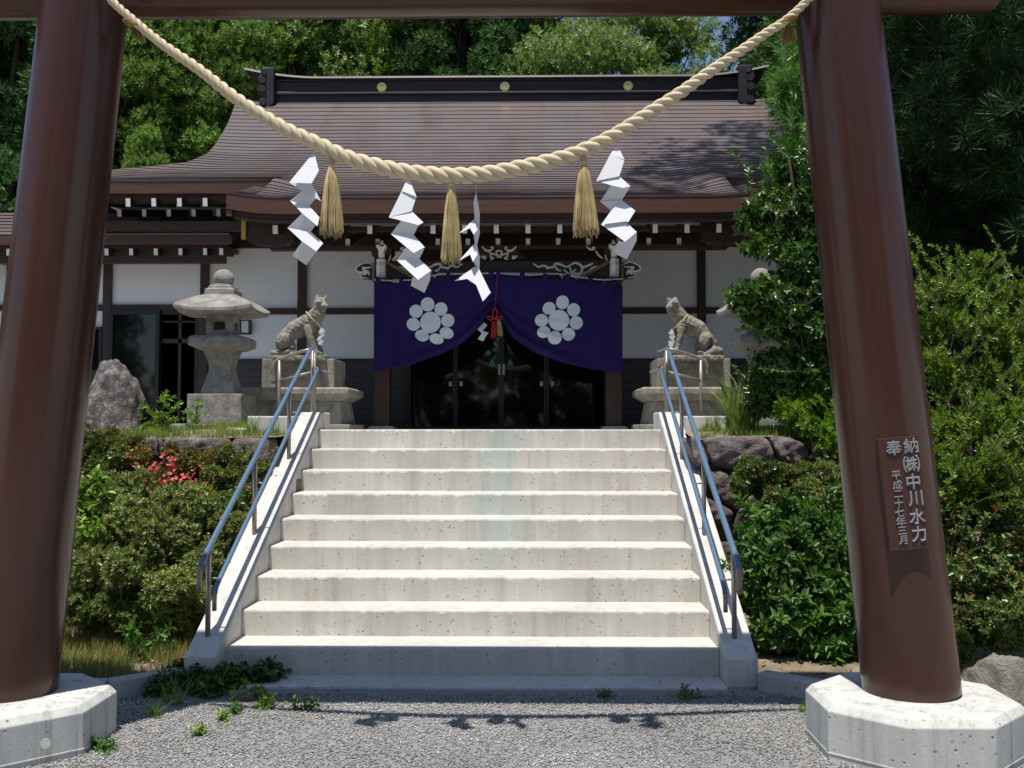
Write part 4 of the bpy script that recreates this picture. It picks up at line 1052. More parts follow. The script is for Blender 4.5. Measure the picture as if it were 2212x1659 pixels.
# hanging loops and twisted cord
mb=MB(); m_=M['cordstripe']=None
def mk_cord():
    m,nt,b=new_mat('black and white cord'); v=coords(nt,(1,1,1),'UV')
    wv=nd(nt,'ShaderNodeTexWave'); wv.wave_type='BANDS'; wv.bands_direction='DIAGONAL'; wv.inputs['Scale'].default_value=24
    mp=nt.nodes.new('ShaderNodeMapping'); mp.inputs['Scale'].default_value=(1,.04,1); nt.links.new(v,mp.inputs[0]); nt.links.new(mp.outputs[0],wv.inputs['Vector'])
    nt.links.new(ramp(nt,wv.outputs['Fac'],[(.45,(.02,.02,.02)),(.55,(.65,.64,.6))]),b.inputs['Base Color']); return m
M['cord']=mk_cord()
pts=[P(x,y,CD-.02) for x,y in ((806,604),(850,606),(900,603),(940,594),(1000,591),(1068,590),(1140,594),(1200,591),(1250,598),(1300,604),(1346,602))]
mb=MB(); mb.tube(spline(pts,8),.008,8); mb.build('hanging_cord',M['cord'],cur,True,uv=True)
for x in (817,867,968,1062,1076,1128,1177,1227,1276,1326):
    mb=MB(); y=interp(topl,x); a=P(x-5,y-6,CD-.022); b=P(x+5,y+6,CD-.022); mb.box(a[0],b[0],CD-.03,CD-.005,b[2]-.01,a[2]+.02)
    mb.build('cloth_loop',M['curtain'],cur,bevel=.004)
mb=MB(); a=P(1075,592,CD-.03); b=P(1069,668,CD-.04); mb.tube([a,b],.003,6); mb.build('red_cord',M['red'],cur)
# bow and red tassel
bow=thing('red_tassel','red silk tassel with a bow at the gather of the purple curtain','tassel',P(1069,668,CD-.05))
mb=MB(); D=CD-.06
for q in ([(1068,690),(1064,675),(1069,666),(1074,675),(1070,690)],[(1069,688),(1056,683),(1053,687),(1060,690),(1069,688)],[(1069,688),(1082,683),(1085,687),(1078,690),(1069,688)],[(1069,688),(1058,693)],[(1069,688),(1080,694)]):
    mb.tube(spline([P(x,y,D) for x,y in q],6),.006,6)
mb.build('bow',M['red'],bow,True)
strands('tassel_skirt',P(1067,694,D),P(1067,726,D),.016,.028,260,M['red'],bow,seed=70,w=.0035)
t=thing('small_straw_tassel','small straw tassel hanging just behind the red silk tassel','tassel',P(1078,690,D+.05))
strands('tassel_skirt',P(1077,690,D+.05),P(1080,721,D+.05),.012,.026,160,M['straw'],t,seed=71,w=.004)
c6=lambda x,y:(734.4+.3125*x,518.4+.3125*y)
streamer([(1,[(998,568),(1018,590),(998,615),(965,598)]),(-1,[(965,598),(998,615),(985,628),(952,620)]),(1,[(952,620),(985,628),(1028,640),(1005,668)]),(-1,[(985,640),(1028,640),(1005,672),(990,702),(952,685),(970,660)])],c6,'small white paper streamer hanging in the dark doorway opening',CD+.05,0,amp=.02,group='small paper streamers')
# ------------------------------------------------------------------ fox statues and pedestals
def fox(name,label,conv,d,body,plinth,mir):
    root=thing(name,label,'statue',P(*conv(*plinth[0]),d),'stone fox statues')
    k=d/FPX*.1146
    mb=MB()
    def ball(p,r,n=12):
        prof_=[(max(r*math.sin(PI*i/8),1e-4),-r*math.cos(PI*i/8)) for i in range(9)]
        mb.lathe(prof_,p,n)
    for chain in body:
        for (x0,y0,r0,o0),(x1,y1,r1,o1) in zip(chain[:-1],chain[1:]):
            a=P(*conv(x0,y0),d);b=P(*conv(x1,y1),d); L=math.dist(a,b); n=max(2,int(L/(min(r0,r1)*k*.35)))
            for i in range(n+1):
                t=i/n; ball((a[0]+(b[0]-a[0])*t,d+o0+(o1-o0)*t,a[2]+(b[2]-a[2])*t),(r0+(r1-r0)*t)*k)
    a=P(*conv(*plinth[0]),d-.1); b=P(*conv(*plinth[1]),d-.1)
    mb.box(min(a[0],b[0]),max(a[0],b[0]),d-.15,d+.15,min(a[2],b[2])-.01,max(a[2],b[2]))
    tmp=mb.build('tmp',M['statue'])
    m=tmp.modifiers.new('r','REMESH'); m.mode='VOXEL'; m.voxel_size=.0062*U; m.use_smooth_shade=True
    m=tmp.modifiers.new('s','SMOOTH'); m.iterations=4; m.factor=.6
    dg=bpy.context.evaluated_depsgraph_get(); me=bpy.data.meshes.new_from_object(tmp.evaluated_get(dg))
    V=np.array([v.co[:] for v in me.vertices])/U; F=[tuple(p.vertices) for p in me.polygons]
    # chiselled unevenness
    nn=np.array([v.normal[:] for v in me.vertices])
    f=np.sin(V[:,0]*95+V[:,2]*40)*np.sin(V[:,2]*110-V[:,0]*30)*np.sin(V[:,1]*80+1)
    V=V+nn*(f*.0030)[:,None]
    bpy.data.objects.remove(tmp); bpy.data.meshes.remove(me)
    o=bare('body',V,F,M['statue'],root,True); return root,k
cl8=lambda x,y:(561.6+.1146*x,604.8+.1146*y)
cr8=lambda x,y:(1417+.1146*x,604.8+.1146*y)
FD=9.7
left=[[(400,1220,110,0),(480,1090,150,0),(650,930,160,0),(860,800,150,0),(1000,790,125,0)],
 [(470,1130,140,-.055),(450,1180,135,-.06)],[(470,1150,120,.055),(560,1230,90,.05)],
 [(700,1000,120,0),(950,900,110,0)],[(560,1220,100,0),(450,1290,80,0)],
 [(960,740,140,0),(1065,640,138,0),(1120,560,134,-.01),(1140,475,128,-.02)],[(1070,780,100,0),(1150,650,104,-.02)],
 [(1160,430,104,-.03),(1220,495,76,-.06),(1268,515,48,-.09)],[(1180,560,74,-.03),(1240,565,46,-.075)],
 [(1075,390,54,0),(1080,330,42,0),(1100,285,15,0)],[(1228,400,48,-.03),(1248,345,34,-.035),(1255,305,14,-.035)],
 [(1100,435,28,-.075),(1180,430,24,-.09)],
 [(935,930,88,-.05),(960,1080,70,-.06),(1005,1230,50,-.06),(1040,1340,46,-.06)],[(1040,1370,52,-.07),(1110,1385,48,-.10)],
 [(1040,930,80,.04),(1070,1150,50,.05),(1120,1300,42,.05),(1160,1390,46,.03)],[(1160,1400,46,.03),(1215,1425,46,.0)],
 [(240,1370,48,-.02),(340,1395,58,-.05),(480,1385,46,-.08),(590,1350,26,-.09)],[(640,1270,60,-.02),(560,1300,50,-.03)],
 [(560,1390,34,-.06),(680,1415,32,-.10)]]
fl,_=fox('fox_statue','stone fox statue on the left pedestal, sitting and facing right with closed mouth',cl8,FD,left,((240,1430),(1250,1500)),False)
right=[[(1060,1190,95,0),(930,1090,140,0),(800,920,158,0),(620,810,148,0),(500,800,125,0)],
 [(920,1120,130,-.055),(900,1180,120,-.06)],[(900,1130,120,.055),(830,1230,90,.05)],[(720,1010,110,0),(560,910,105,0)],[(880,1250,90,0),(1010,1280,80,0)],
 [(520,740,125,0),(430,640,134,0),(370,560,128,0),(335,490,120,-.02)],[(430,760,85,0),(300,640,85,-.02)],
 [(325,450,102,-.03),(262,512,74,-.055),(200,538,46,-.085)],[(290,610,78,-.03),(230,600,50,-.065)],
 [(235,430,48,-.02),(230,385,38,-.03),(235,335,14,-.03)],[(380,425,50,0),(372,375,44,0),(345,325,15,0)],[(400,420,24,0),(415,395,14,0)],
 [(300,440,24,-.09),(380,450,26,-.08)],
 [(455,930,88,-.05),(440,1080,66,-.06),(410,1210,50,-.06),(375,1300,46,-.06)],[(350,1330,44,-.08),(300,1370,40,-.10)],
 [(350,950,70,.04),(310,1150,50,.05),(260,1330,42,.05),(200,1400,42,.03)],
 [(1230,1380,40,-.02),(1180,1350,80,-.03),(1080,1340,88,-.05),(960,1390,62,-.08),(880,1420,36,-.09)],
 [(900,1300,70,-.03),(960,1320,70,-.03)],[(790,1385,44,-.09),(900,1410,40,-.08)],
 [(700,850,14,-.165),(720,1000,12,-.165)],[(750,880,14,-.162),(765,1020,12,-.16)],[(800,910,14,-.155),(805,1040,12,-.155)]]
fr,_=fox('fox_statue','stone fox statue on the right pedestal, sitting and facing left with bushy tail and ribs',cr8,FD,right,((190,1425),(1270,1500)),True)
def collar(root,conv,pts,off):
    mb=MB(); f=[P(*conv(x,y),FD+o) for (x,y),o in zip(pts,off)]
    b=[(p[0],2*FD-p[1],p[2]) for p in f[::-1]]
    mb.tube(spline(f+b+[f[0]],6),.0055,7); mb.build('straw_collar',M['straw'],root,True)
collar(fl,cl8,[(868,600),(960,710),(1040,790),(1150,875)],[-.04,-.088,-.085,-.03])
collar(fr,cr8,[(610,650),(540,730),(440,820),(335,920)],[-.03,-.085,-.08,-.03])
streamer([(1,[(1160,890),(1230,960),(1180,1000),(1090,1000)]),(-1,[(1090,1000),(1180,1000),(1230,1040),(1190,1060)]),(1,[(1190,1050),(1120,1050),(1060,1140),(1130,1130)]),(-1,[(1060,1140),(1130,1110),(1220,1160),(1150,1180)]),(1,[(1100,1170),(1180,1150),(1160,1230),(1090,1210)])],cl8,'small white paper streamer on the collar of the fox statue facing right',FD-.05,0,amp=.01,group='small paper streamers')
streamer([(1,[(300,910),(345,1000),(300,1040),(230,1010)]),(-1,[(240,1060),(340,1020),(370,1070),(300,1130)]),(1,[(245,1070),(350,1100),(300,1140)]),(-1,[(290,1150),(350,1120),(360,1170),(320,1210)]),(1,[(235,1140),(300,1160),(330,1230),(290,1280),(240,1240)])],cr8,'small white paper streamer on the collar of the fox statue facing left',FD-.10,0,amp=.01,group='small paper streamers')
def pedestal(s,label):
    cx=s*1.873; t=thing('statue_pedestal',label,'pedestal',(cx,9.95,1.36),'stone pedestals of the fox statues')
    zt=P(0,775,9.62)[2]; zm=P(0,838,9.62)[2]; zs=P(0,862,9.62)[2]
    cy=9.93
    mb=MB(); mb.rect([(.345,.30,0),(.345,.30,zt-zm)],(cx,cy,zm-.002)); blk=mb.build('upper_block',M['stone2'],t,bevel=.008)
    mb=MB(); zc=(zt+zm)/2
    # recessed panel outline
    for (a,b,c,d) in ((-.25,.25,.085,.093),(-.25,.25,-.075,-.067)): mb.box(cx+a,cx+b,cy-.306,cy-.298,zc+c,zc+d)
    for x in (-.254,.246): mb.box(cx+x,cx+x+.008,cy-.306,cy-.298,zc-.075,zc+.093)
    mb.build('panel_edge',M['stone2'],blk)
    mb=MB(); pl=lambda u,v,w:(cx+u,cy-.3005-w,zc+v)
    for ch,u in (('納',-.09),('奉',.09)):
        V,fs=glyph(ch,u,.005,.12,blk,.008,place=pl,ext=.003); mb.add(V,fs)
    mb.build('carved_lettering',M['statue'],blk)
    mb=MB(); mb.rect([(.42,.36,0),(.50,.44,.055),(.505,.445,.065),(.505,.445,.11),(.49,.43,.125)],(cx,cy,zm-.125)); mb.build('cap_slab',M['stone2'],t,bevel=.006)
    mb=MB(); z=zm-.125-1.2; mb.rect([(.50,.44,0),(.46,.40,.82),(.43,.37,1.02),(.40,.34,1.2)],(cx,cy,z)); mb.build('base_block',M['stone2'],t,bevel=.006)
    mb=MB(); mb.rect([(.52,.46,0),(.52,.46,.05)],(cx,cy,1.385)); mb.build('plinth',M['stone2'],t,bevel=.01)
pedestal(-1,'stepped stone pedestal under the fox facing right, beside the lantern in full view')
pedestal(1,'stepped stone pedestal under the fox facing left, behind tall grass')
# ------------------------------------------------------------------ stone lanterns
def lantern(s,label):
    cx=2.385 if s>0 else -2.425; cy=9.08; t=thing('stone_lantern',label,'stone lantern',(cx,cy,1.34),'stone lanterns in front of the hall')
    Z=lambda y:P(0,475.2+y*.3125,8.88)[2]
    mb=MB(); mb.rect([(.36,.34,0),(.36,.34,.11)],(cx,cy,Z(1408)-.11)); mb.build('foundation_slab',M['stone'],t,bevel=.015)
    mb=MB(); mb.rect([(.238,.238,0),(.238,.238,Z(1203)-Z(1408))],(cx,cy,Z(1408))); mb.build('base_block',M['stone'],t,bevel=.008)
    mb=MB(); z0=Z(1200); z1=Z(893); h=z1-z0; pr=[]
    for i in range(19):
        q=i/18; w=.102+.045*(1-q)**2.6+.022*math.sin(PI*min(1,max(0,(q-.35)/.65)))**1.0+ (.012 if q>.9 else 0)
        w=.150-.062*math.sin(PI*min(q/.75,1)*.5)**1.3 if q<.55 else .150-.062*math.sin(PI*min(q/.75,1)*.5)**1.3+.05*((q-.55)/.45)**1.4
        pr.append((w,w,h*q))
    mb.rect(pr,(cx,cy,z0)); autos(mb.build('shaft',M['stone'],t),35)
    mb=MB(); z0=Z(895); zz=Z(866); z1=Z(802); mb.rect([(.165,.165,0),(.238,.238,(zz-z0)),(.238,.238,z1-z0-.016),(.215,.215,z1-z0+.004)],(cx,cy,z0)); mb.build('platform',M['stone'],t,bevel=.006)
    z0=Z(797); z1=P(0,475.2+613*.3125,8.74)[2]-.035; hw=.118; mb=MB(); th=.04; wz0=z0+(z1-z0)*.28; wz1=z0+(z1-z0)*.70; ww=.052
    mb.box(cx-hw,cx+hw,cy-hw,cy+hw,z0,wz0); mb.box(cx-hw,cx+hw,cy-hw,cy+hw,wz1,z1)
    for i in (-1,1):
        for j in (-1,1):
            a,b=sorted((cx+i*hw,cx+i*ww)); c,d=sorted((cy+j*hw,cy+j*ww)); mb.box(a,b,c,d,wz0,wz1)
    mb.box(cx-ww,cx+ww,cy+hw-.03,cy+hw-.002,wz0,wz1); mb.box(cx-hw+.002,cx-hw+.03,cy-ww,cy+ww,wz0,wz1); lb=mb.build('light_chamber',M['stone'],t,weld=False)
    mb=MB()
    for i in (-1,1):
        for j in (-1,1): pass
    f=.012; w=.068
    mb.box(cx-w,cx+w,cy-hw-.006,cy-hw+.0,wz1,wz1+f); mb.box(cx-w,cx+w,cy-hw-.006,cy-hw,wz0-f,wz0); mb.box(cx-w,cx-w+f,cy-hw-.006,cy-hw,wz0,wz1); mb.box(cx+w-f,cx+w,cy-hw-.006,cy-hw,wz0,wz1); mb.build('window_frame',M['stone'],lb)
    # sweeping square roof with lifted corners
    ze=P(0,475.2+613*.3125,8.74)[2]; zt=Z(506)
    mb=MB(); n=24
    def ring(w,z,lift):
        V=[]
        for k in range(4*n):
            sd=k//n; q=(k%n)/n*2-1; c=abs(q)**3*lift
            x,y=[(q,-1),(1,q),(-q,1),(-1,-q)][sd]; V.append((cx+x*w*(1-.0*abs(q)),cy+y*w,z+c))
        return V
    rings=[ring(.115,z1-.005,0),ring(.16,z1+.008,.0),ring(.322,ze-.03,.03),ring(.338,ze-.014,.032),ring(.338,ze+.010,.032),ring(.325,ze+.024,.03)]
    for i in range(1,9):
        q=i/8; w=.325+(.125-.325)*q; rings.append(ring(w,ze+.024+(zt-ze-.024)*q+.012*math.sin(PI*q),.03*(1-q)**1.6))
    V=[p for r_ in rings for p in r_]; F=[]; m=4*n
    for i in range(len(rings)-1):
        for k in range(m): F.append((i*m+k,i*m+(k+1)%m,(i+1)*m+(k+1)%m,(i+1)*m+k))
    F.append(tuple(range(m))[::-1]); F.append(tuple((len(rings)-1)*m+k for k in range(m)))
    mb.add(V,F); autos(mb.build('roof',M['stone'],t),38)
    mb=MB(); mb.rect([(.135,.135,0),(.13,.13,Z(470)-Z(515)),(.105,.105,Z(462)-Z(515)),(.105,.105,Z(447)-Z(515)),(.09,.09,Z(440)-Z(515))],(cx,cy,Z(515))); mb.build('roof_block',M['stone'],t,bevel=.006)
    mb=MB(); z0=Z(447); r=.092; zc=Z(388)-z0
    pr=[(.085,0),(.086,.02),(.07,.035)]+[(r*math.sin(a),zc-r*math.cos(a)*.93) for a in [PI*(.28+.72*i/12) for i in range(12)]]+[(.001,zc+r*.95)]
    mb.lathe(pr,(cx,cy,z0),28); autos(mb.build('finial',M['stone'],t,True),50)
lantern(-1,'weathered stone lantern standing clear before the left windows')
lantern(1,'stone lantern half hidden behind the bush on the right')
# ------------------------------------------------------------------ stones and boulders
def stone_poly(poly,d,mat,parent,seed,bulge=.05,depth=.25,name='stone'):
    """poly: points (x,z)"""
    r=np.random.default_rng(seed); P0=np.array(poly,float); c=P0.mean(0)
    # resample and round the outline
    pts=[]
    n=len(P0)
    for i in range(n):
        a=P0[i];b=P0[(i+1)%n]; k=max(3,int(np.linalg.norm(b-a)/.025))
        for j in range(k): pts.append(a+(b-a)*j/k)
    pts=np.array(pts); m=len(pts)
    for _ in range(2): pts=.5*pts+.25*np.roll(pts,1,0)+.25*np.roll(pts,-1,0)
    rings=[(1.0,depth),(1.0,.015),(.965,-.3),(.90,-.72),(.78,-1.0),(.6,-1.12),(.4,-1.18),(.2,-1.2)]
    V=[];F=[]
    ph=r.uniform(0,6,6)
    for q,(s,dy) in enumerate(rings):
        for k in range(m):
            p=c+(pts[k]-c)*s; y=dy if dy>0 else dy*bulge
            if dy<=.02:
                y+=(math.sin(p[0]*23+ph[0])*math.sin(p[1]*27+ph[1])*.35+math.sin(p[0]*61+ph[2]+p[1]*30)*.18+math.sin(p[1]*75+ph[3]-p[0]*40)*.15)*bulge*(.5 if q<2 else 1)
            V.append((p[0],d+y,p[1]))
    V.append((c[0],d-1.2*bulge,c[1]))
    for i in range(len(rings)-1):
        for k in range(m): F.append((i*m+k,i*m+(k+1)%m,(i+1)*m+(k+1)%m,(i+1)*m+k))
    L=len(V)-1; i=(len(rings)-1)*m
    for k in range(m): F.append((i+k,i+(k+1)%m,L))
    F.append(tuple(range(m))[::-1])
    mb=MB(); mb.add(V,F); o=mb.build(name,mat,parent,True); return o
WD=7.34
def wall_rows(t,x0,x1,rows,seed,skip=None):
    rg=random.Random(seed); bounds=rows; cols=[]
    jz=[[0]*60 for _ in rows]
    for r_ in range(len(rows)-1):
        zt,zb=rows[r_],rows[r_+1]; x=x0+(0 if r_%2==0 else -.1); 
        while x<x1:
            w=rg.uniform(.28,.52); xa,xb=x+.005,min(x+w,x1+.2)-.005
            if not(skip and skip(xa,xb,zt)):
                h=zt-zb; j=lambda a:rg.uniform(-a,a)
                jt=.0 if r_==0 else .04
                poly=[(xa+j(.02),zb+.008+j(.02)),((xa+xb)/2+j(.05),zb+.004+j(.03)),(xb+j(.02),zb+.008+j(.02)),(xb+j(.01),(zt+zb)/2+j(.05)),(xb+j(.02),zt-.008+j(jt*.5)),((xa+xb)/2+j(.06),zt-.004+(0 if r_==0 else j(.025))),(xa+j(.02),zt-.008+j(jt*.5)),(xa+j(.01),(zt+zb)/2+j(.05))]
                stone_poly(poly,WD+.01*rg.random(),M['rock'],t,rg.randint(0,9999),.028)
            x+=w
tw=thing('retaining_wall','retaining wall of purple brown boulders left of the stairs, mostly overgrown','stone wall',(-3.5,7.4,0),'boulder retaining walls')
wall_rows(tw,-5.6,-1.56,[1.335,1.10,.82,.52,.22,-.1],4)
tw=thing('retaining_wall','retaining wall of purple brown boulders right of the stairs, partly bare','stone wall',(3.5,7.4,0),'boulder retaining walls')
c10=lambda x,y:(1382.4+.2344*x,734.4+.2344*y)
def pz(poly):
    out=[]
    for x,y in poly: p=P(*c10(x,y),WD); out.append((p[0],p[2]))
    return out
for i,q in enumerate([[(400,900),(555,905),(585,990),(635,1110),(640,1165),(560,1190),(500,1150)],[(572,900),(1165,893),(1215,960),(1255,1085),(1175,1185),(820,1200),(662,1150),(600,1015)],[(1185,893),(1370,893),(1550,960),(1562,1090),(1495,1160),(1285,1100),(1215,950)],[(1575,965),(1700,900),(1850,895),(1850,965),(1590,1105)],[(500,1165),(640,1185),(600,1250),(600,1330),(560,1330)],[(655,1185),(812,1212),(1010,1390),(950,1500),(890,1568),(745,1490),(640,1425),(600,1280)],[(825,1215),(1170,1200),(1260,1110),(1330,1250),(1200,1420),(1030,1380)],[(1275,1110),(1490,1175),(1575,1110),(1600,1330),(1350,1400),(1340,1240)],[(1590,1115),(1850,980),(1850,1400),(1620,1350)],[(600,1445),(735,1505),(880,1590),(830,1690),(700,1720),(620,1600)],[(895,1590),(960,1505),(1020,1400),(1190,1430),(1250,1600),(1100,1760),(850,1720)],[(1205,1430),(1340,1260),(1350,1410),(1610,1350),(1650,1650),(1300,1700)]]):
    stone_poly(pz(q),WD+.01*(i%3),M['rock'],tw,50+i,.032)
wall_rows(tw,1.56,2.65,[.60,.30,-.1],9)
wall_rows(tw,2.72,5.8,[1.335,1.06,.78,.5,.22,-.1],6)
def boulder(name,label,c,r,mat,seed,sub=5,rough=1.0,sq=.0):
    import bmesh
    b=bmesh.new(); bmesh.ops.create_icosphere(b,subdivisions=sub,radius=1); V=np.array([v.co[:] for v in b.verts]); F=[tuple(v.index for v in f.verts) for f in b.faces]; b.free()
    rg=np.random.default_rng(seed)
    # cut by random planes for facets
    for i in range(11):
        n=rg.normal(size=3); n/=np.linalg.norm(n); h=rg.uniform(.62,.86); dd=V@n; k=np.maximum(dd-h,0); V=V-n[None]*(k*.9)[:,None]
    d=np.zeros(len(V))
    for s,a in ((3,.06),(7,.03),(15,.018),(34,.010)):
        k=rg.normal(size=(3,3)); k/=np.linalg.norm(k,axis=1,keepdims=True); ph=rg.uniform(0,6,3); d+=a*np.prod([np.sin(V@k[i]*s+ph[i]) for i in range(3)],axis=0)*2
    V=V*(1+d*rough)[:,None]
    V=V*np.array(r)[None]+np.array(c)[None]
    o=bare(name,V,F,mat,None,True,loc=c); return meta(o,label,'boulder')
p=P(232,880,8.0); boulder('boulder','large rounded purple grey boulder behind the left gate post',(p[0]-.03,8.15,1.40),(.27,.30,.50),M['boulder'],21)
p=P(2185,1470,5.0); M['tanrock']=mat_noise('tan and grey rock',(.13,.115,.095),(.30,.27,.22),6,.9,(1,1,1),35,1.0,.04,c3=(.40,.37,.32))
boulder('boulder','angular tan grey rock lying by the right gate post base',(p[0]+.02,5.05,.05),(.26,.25,.26),M['tanrock'],15,rough=1.7)
# ------------------------------------------------------------------ shrubs
def shoots(kind,clumps,n,ln,mat,parent,seed,per=9,step=.05,sc=(.6,1.0)):
    r=random.Random(seed); pos=[];dr=[];sc_=[]; mb=MB(); tot=sum(c[3]**2 for c in clumps)
    for i in range(n):
        c=r.choices(clumps,[q[3]**2 for q in clumps])[0]
        v=Vector((r.gauss(0,1),r.gauss(-.3,1),r.gauss(.5,.8))).normalized(); p=Vector(c[:3])+v*c[3]*.75
        g=(v*.7+Vector((r.gauss(0,.35),r.gauss(0,.35),r.uniform(.3,1.2)))).normalized(); L=ln*r.uniform(.5,1.2); k=max(4,int(L/step)); pts=[p.copy()]
        for j in range(k):
            g=(g+Vector((r.gauss(0,.10),r.gauss(0,.10),r.gauss(-.02,.08)))).normalized(); p=p+g*L/k; pts.append(p.copy())
            if j>k*.2: pos.append(tuple(p)); dr.append(tuple(g+Vector((r.gauss(0,.4),r.gauss(0,.4),r.gauss(0,.3))))); sc_.append(r.uniform(*sc)*(1-.25*j/k))
        mb.tube(pts,[.0035*(1-.7*j/k) for j in range(k+1)],4,False)
    rg_=np.random.default_rng(seed); V,F=scatter(SP[kind],np.array(pos),np.array(dr),np.array(sc_),rg_)
    bare('foliage',V,F,mat,parent); mb.build('branches',M['twig'],parent,True)
def shrub(name,label,cat,clumps,kind,n,mat,seed,group=None,base=None,stem=.018,extra=None,**kw):
    sh=kw.pop('sh',None); cl0=clumps
    if 'bk' in kw:
        k_,f_=kw.pop('bk'); clumps=breakup(clumps,k_,f_,seed)
    xs=[c[0] for c in clumps]; ys=[c[1] for c in clumps]; zs=[c[2]-c[3] for c in clumps]
    if base is None: base=(sum(xs)/len(xs),sum(ys)/len(ys)+.1,max(min(zs),.02))
    t=thing(name,label,cat,base,group)
    foliage('foliage',kind,clumps,n,M[mat],t,seed,**kw)
    if stem: limbs('branches',base,clumps,stem,M['bark'],t,seed)
    if sh: shoots(kind,cl0,sh[0],sh[1],M[mat],t,seed+5)
    if extra:
        for (nm,kd,cl,nn,mt,sd) in extra: foliage(nm,kd,cl,nn,M[mt],t,sd,inner=0,jit=.06)
    return t
G='azalea bushes along the stone walls'
shrub('azalea_bush','big olive green azalea mound left of the stairs, bare twigs in its middle','bush',[E(225,1110,6.7,62),E(310,1085,6.85,62),E(400,1120,6.8,68),E(480,1165,6.75,60),E(205,1190,6.5,66),E(290,1180,6.5,80),E(385,1205,6.45,80),E(465,1235,6.5,55),E(210,1265,6.35,64),E(300,1270,6.3,72),E(390,1285,6.3,70),E(452,1290,6.35,50)],'azalea',13000,'azalea',31,G,jit=.14,bk=(6,.42),sh=(120,.14))
shrub('azalea_bush','low dark green azalea at the foot of the big olive mound','bush',[E(190,1310,6.3,46),E(260,1318,6.3,40),E(330,1322,6.3,42),E(400,1320,6.3,40),E(436,1310,6.35,32)],'azalea',5200,'azalea2',32,G,bk=(6,.42),sh=(50,.14))
shrub('azalea_bush','flowering azalea with pink red blossoms on the left wall','bush',[E(290,1010,7.22,26),E(345,1020,7.2,34),E(400,1030,7.2,34),E(330,1065,7.15,38),E(390,1075,7.15,40),E(440,1070,7.2,30),E(310,990,7.22,20)],'azalea',4600,'azred',33,G,jit=.16,bk=(5,.45),
  extra=[('blossoms','flower',[E(350,1020,7.02,26),E(385,1040,7.0,24),E(335,1050,7.0,22),E(400,1075,7.0,22),E(365,990,7.05,16),E(312,1075,7.0,14)],190,'flower',5),('blossoms','flower',[E(400,1110,6.9,30),E(470,1100,6.95,30),E(300,985,7.1,24),E(530,1080,7.05,26),E(270,1040,7.1,26),E(440,1030,7.1,24)],70,'flower',6)])
shrub('azalea_bush','dark azalea spilling over the wall next to the left gate post','bush',[E(195,985,7.15,40),E(235,1010,7.15,40),E(190,1050,7.1,42),E(245,975,7.25,26)],'azalea',3200,'azalea2',34,G,bk=(5,.45))
shrub('azalea_bush','green azalea against the left side wall of the stairs','bush',[E(490,1045,7.25,32),E(530,1065,7.2,34),E(500,1105,7.1,40),E(455,1120,7.05,34),E(548,1040,7.3,20)],'azalea',3600,'azalea2',35,G,bk=(5,.45))
shrub('azalea_bush','red tinged azalea creeping over the wall top left of the blossoms','bush',[E(225,950,7.3,20),E(262,958,7.28,22),E(300,965,7.26,16),E(420,990,7.26,20),E(455,1000,7.26,20),E(370,975,7.26,14)],'azalea',1500,'azred',53,G,bk=(4,.5))
shrub('azalea_bush','green azalea sprig covering the wall right of the blossoms','bush',[E(490,995,7.28,20),E(520,1015,7.26,24),E(560,1010,7.3,14),E(465,1040,7.2,26)],'azalea',1300,'azalea',54,G,bk=(4,.5),sh=(14,.16))
shrub('leafy_weed','bright broad leaved weed growing through the left azaleas','weed',[E(380,1095,6.85,24),E(430,1110,6.85,26),E(470,1120,6.85,18),E(300,1070,6.9,14)],'broad',60,'hydra',36,'broad leaved weeds',stem=.006,smin=.6,smax=.9)
shrub('leafy_weed','small broad leaved weed in front of the low dark azalea','weed',[E(318,1370,5.95,22),E(290,1385,5.9,14),E(345,1360,6.0,14)],'broad',18,'hydra',37,'broad leaved weeds',stem=.005,smin=.5,smax=.75)
shrub('leafy_weed','broad leaved weed beside the left gate post above the grass','weed',[E(195,1090,6.5,22),E(205,1060,6.6,20),E(180,1140,6.4,18)],'broad',40,'bright',38,'broad leaved weeds',stem=.005,smin=.5,smax=.8)
shrub('nandina','small bright green nandina in front of the glass doors','plant',[E(345,878,8.1,26),E(325,905,8.1,20),E(370,890,8.1,20),E(350,925,8.0,18)],'bush',36,'bright',39,None,P(350,945,8.1),stem=.006,smin=.8,smax=1.2,flat=.8)
shrub('nandina','pale sapling growing between the nandina and the lantern base','plant',[E(428,868,8.2,8),E(424,890,8.2,14),E(410,905,8.2,16),E(436,905,8.2,10)],'azalea',30,'bright',40,None,P(425,945,8.2),stem=.004,smin=.9,smax=1.3)
# right side
shrub('azalea_bush','brownish azalea clinging to the right boulder wall','bush',[E(1605,1025,7.12,34),E(1650,1030,7.1,40),E(1690,1055,7.1,42),E(1660,1090,7.05,36),E(1700,1110,7.0,40)],'azalea',3800,'azalea2',41,G,jit=.16,bk=(5,.42))
shrub('azalea_bush','azalea with reddish tips beside the right gate post','bush',[E(1745,1045,7.15,38),E(1790,1060,7.1,44),E(1750,1095,7.0,42),E(1810,1020,7.2,36),E(1640,1130,7.0,26)],'azalea',3800,'azalea',42,G,bk=(5,.42),sh=(30,.16))
shrub('lobed_shrub','dense shrub with broad lobed leaves right of the stairs','shrub',[E(1660,1160,6.5,36),E(1720,1150,6.5,45),E(1780,1170,6.5,45),E(1680,1220,6.35,50),E(1750,1230,6.3,55),E(1820,1230,6.35,50),E(1660,1290,6.25,50),E(1730,1310,6.2,55),E(1800,1320,6.2,55),E(1700,1370,6.1,40),E(1780,1385,6.05,40),E(1850,1360,6.1,44)],'hydra',3000,'hydra',43,jit=.14,smin=.6,smax=1.05,bk=(5,.5),stem=.012,sh=(60,.20))
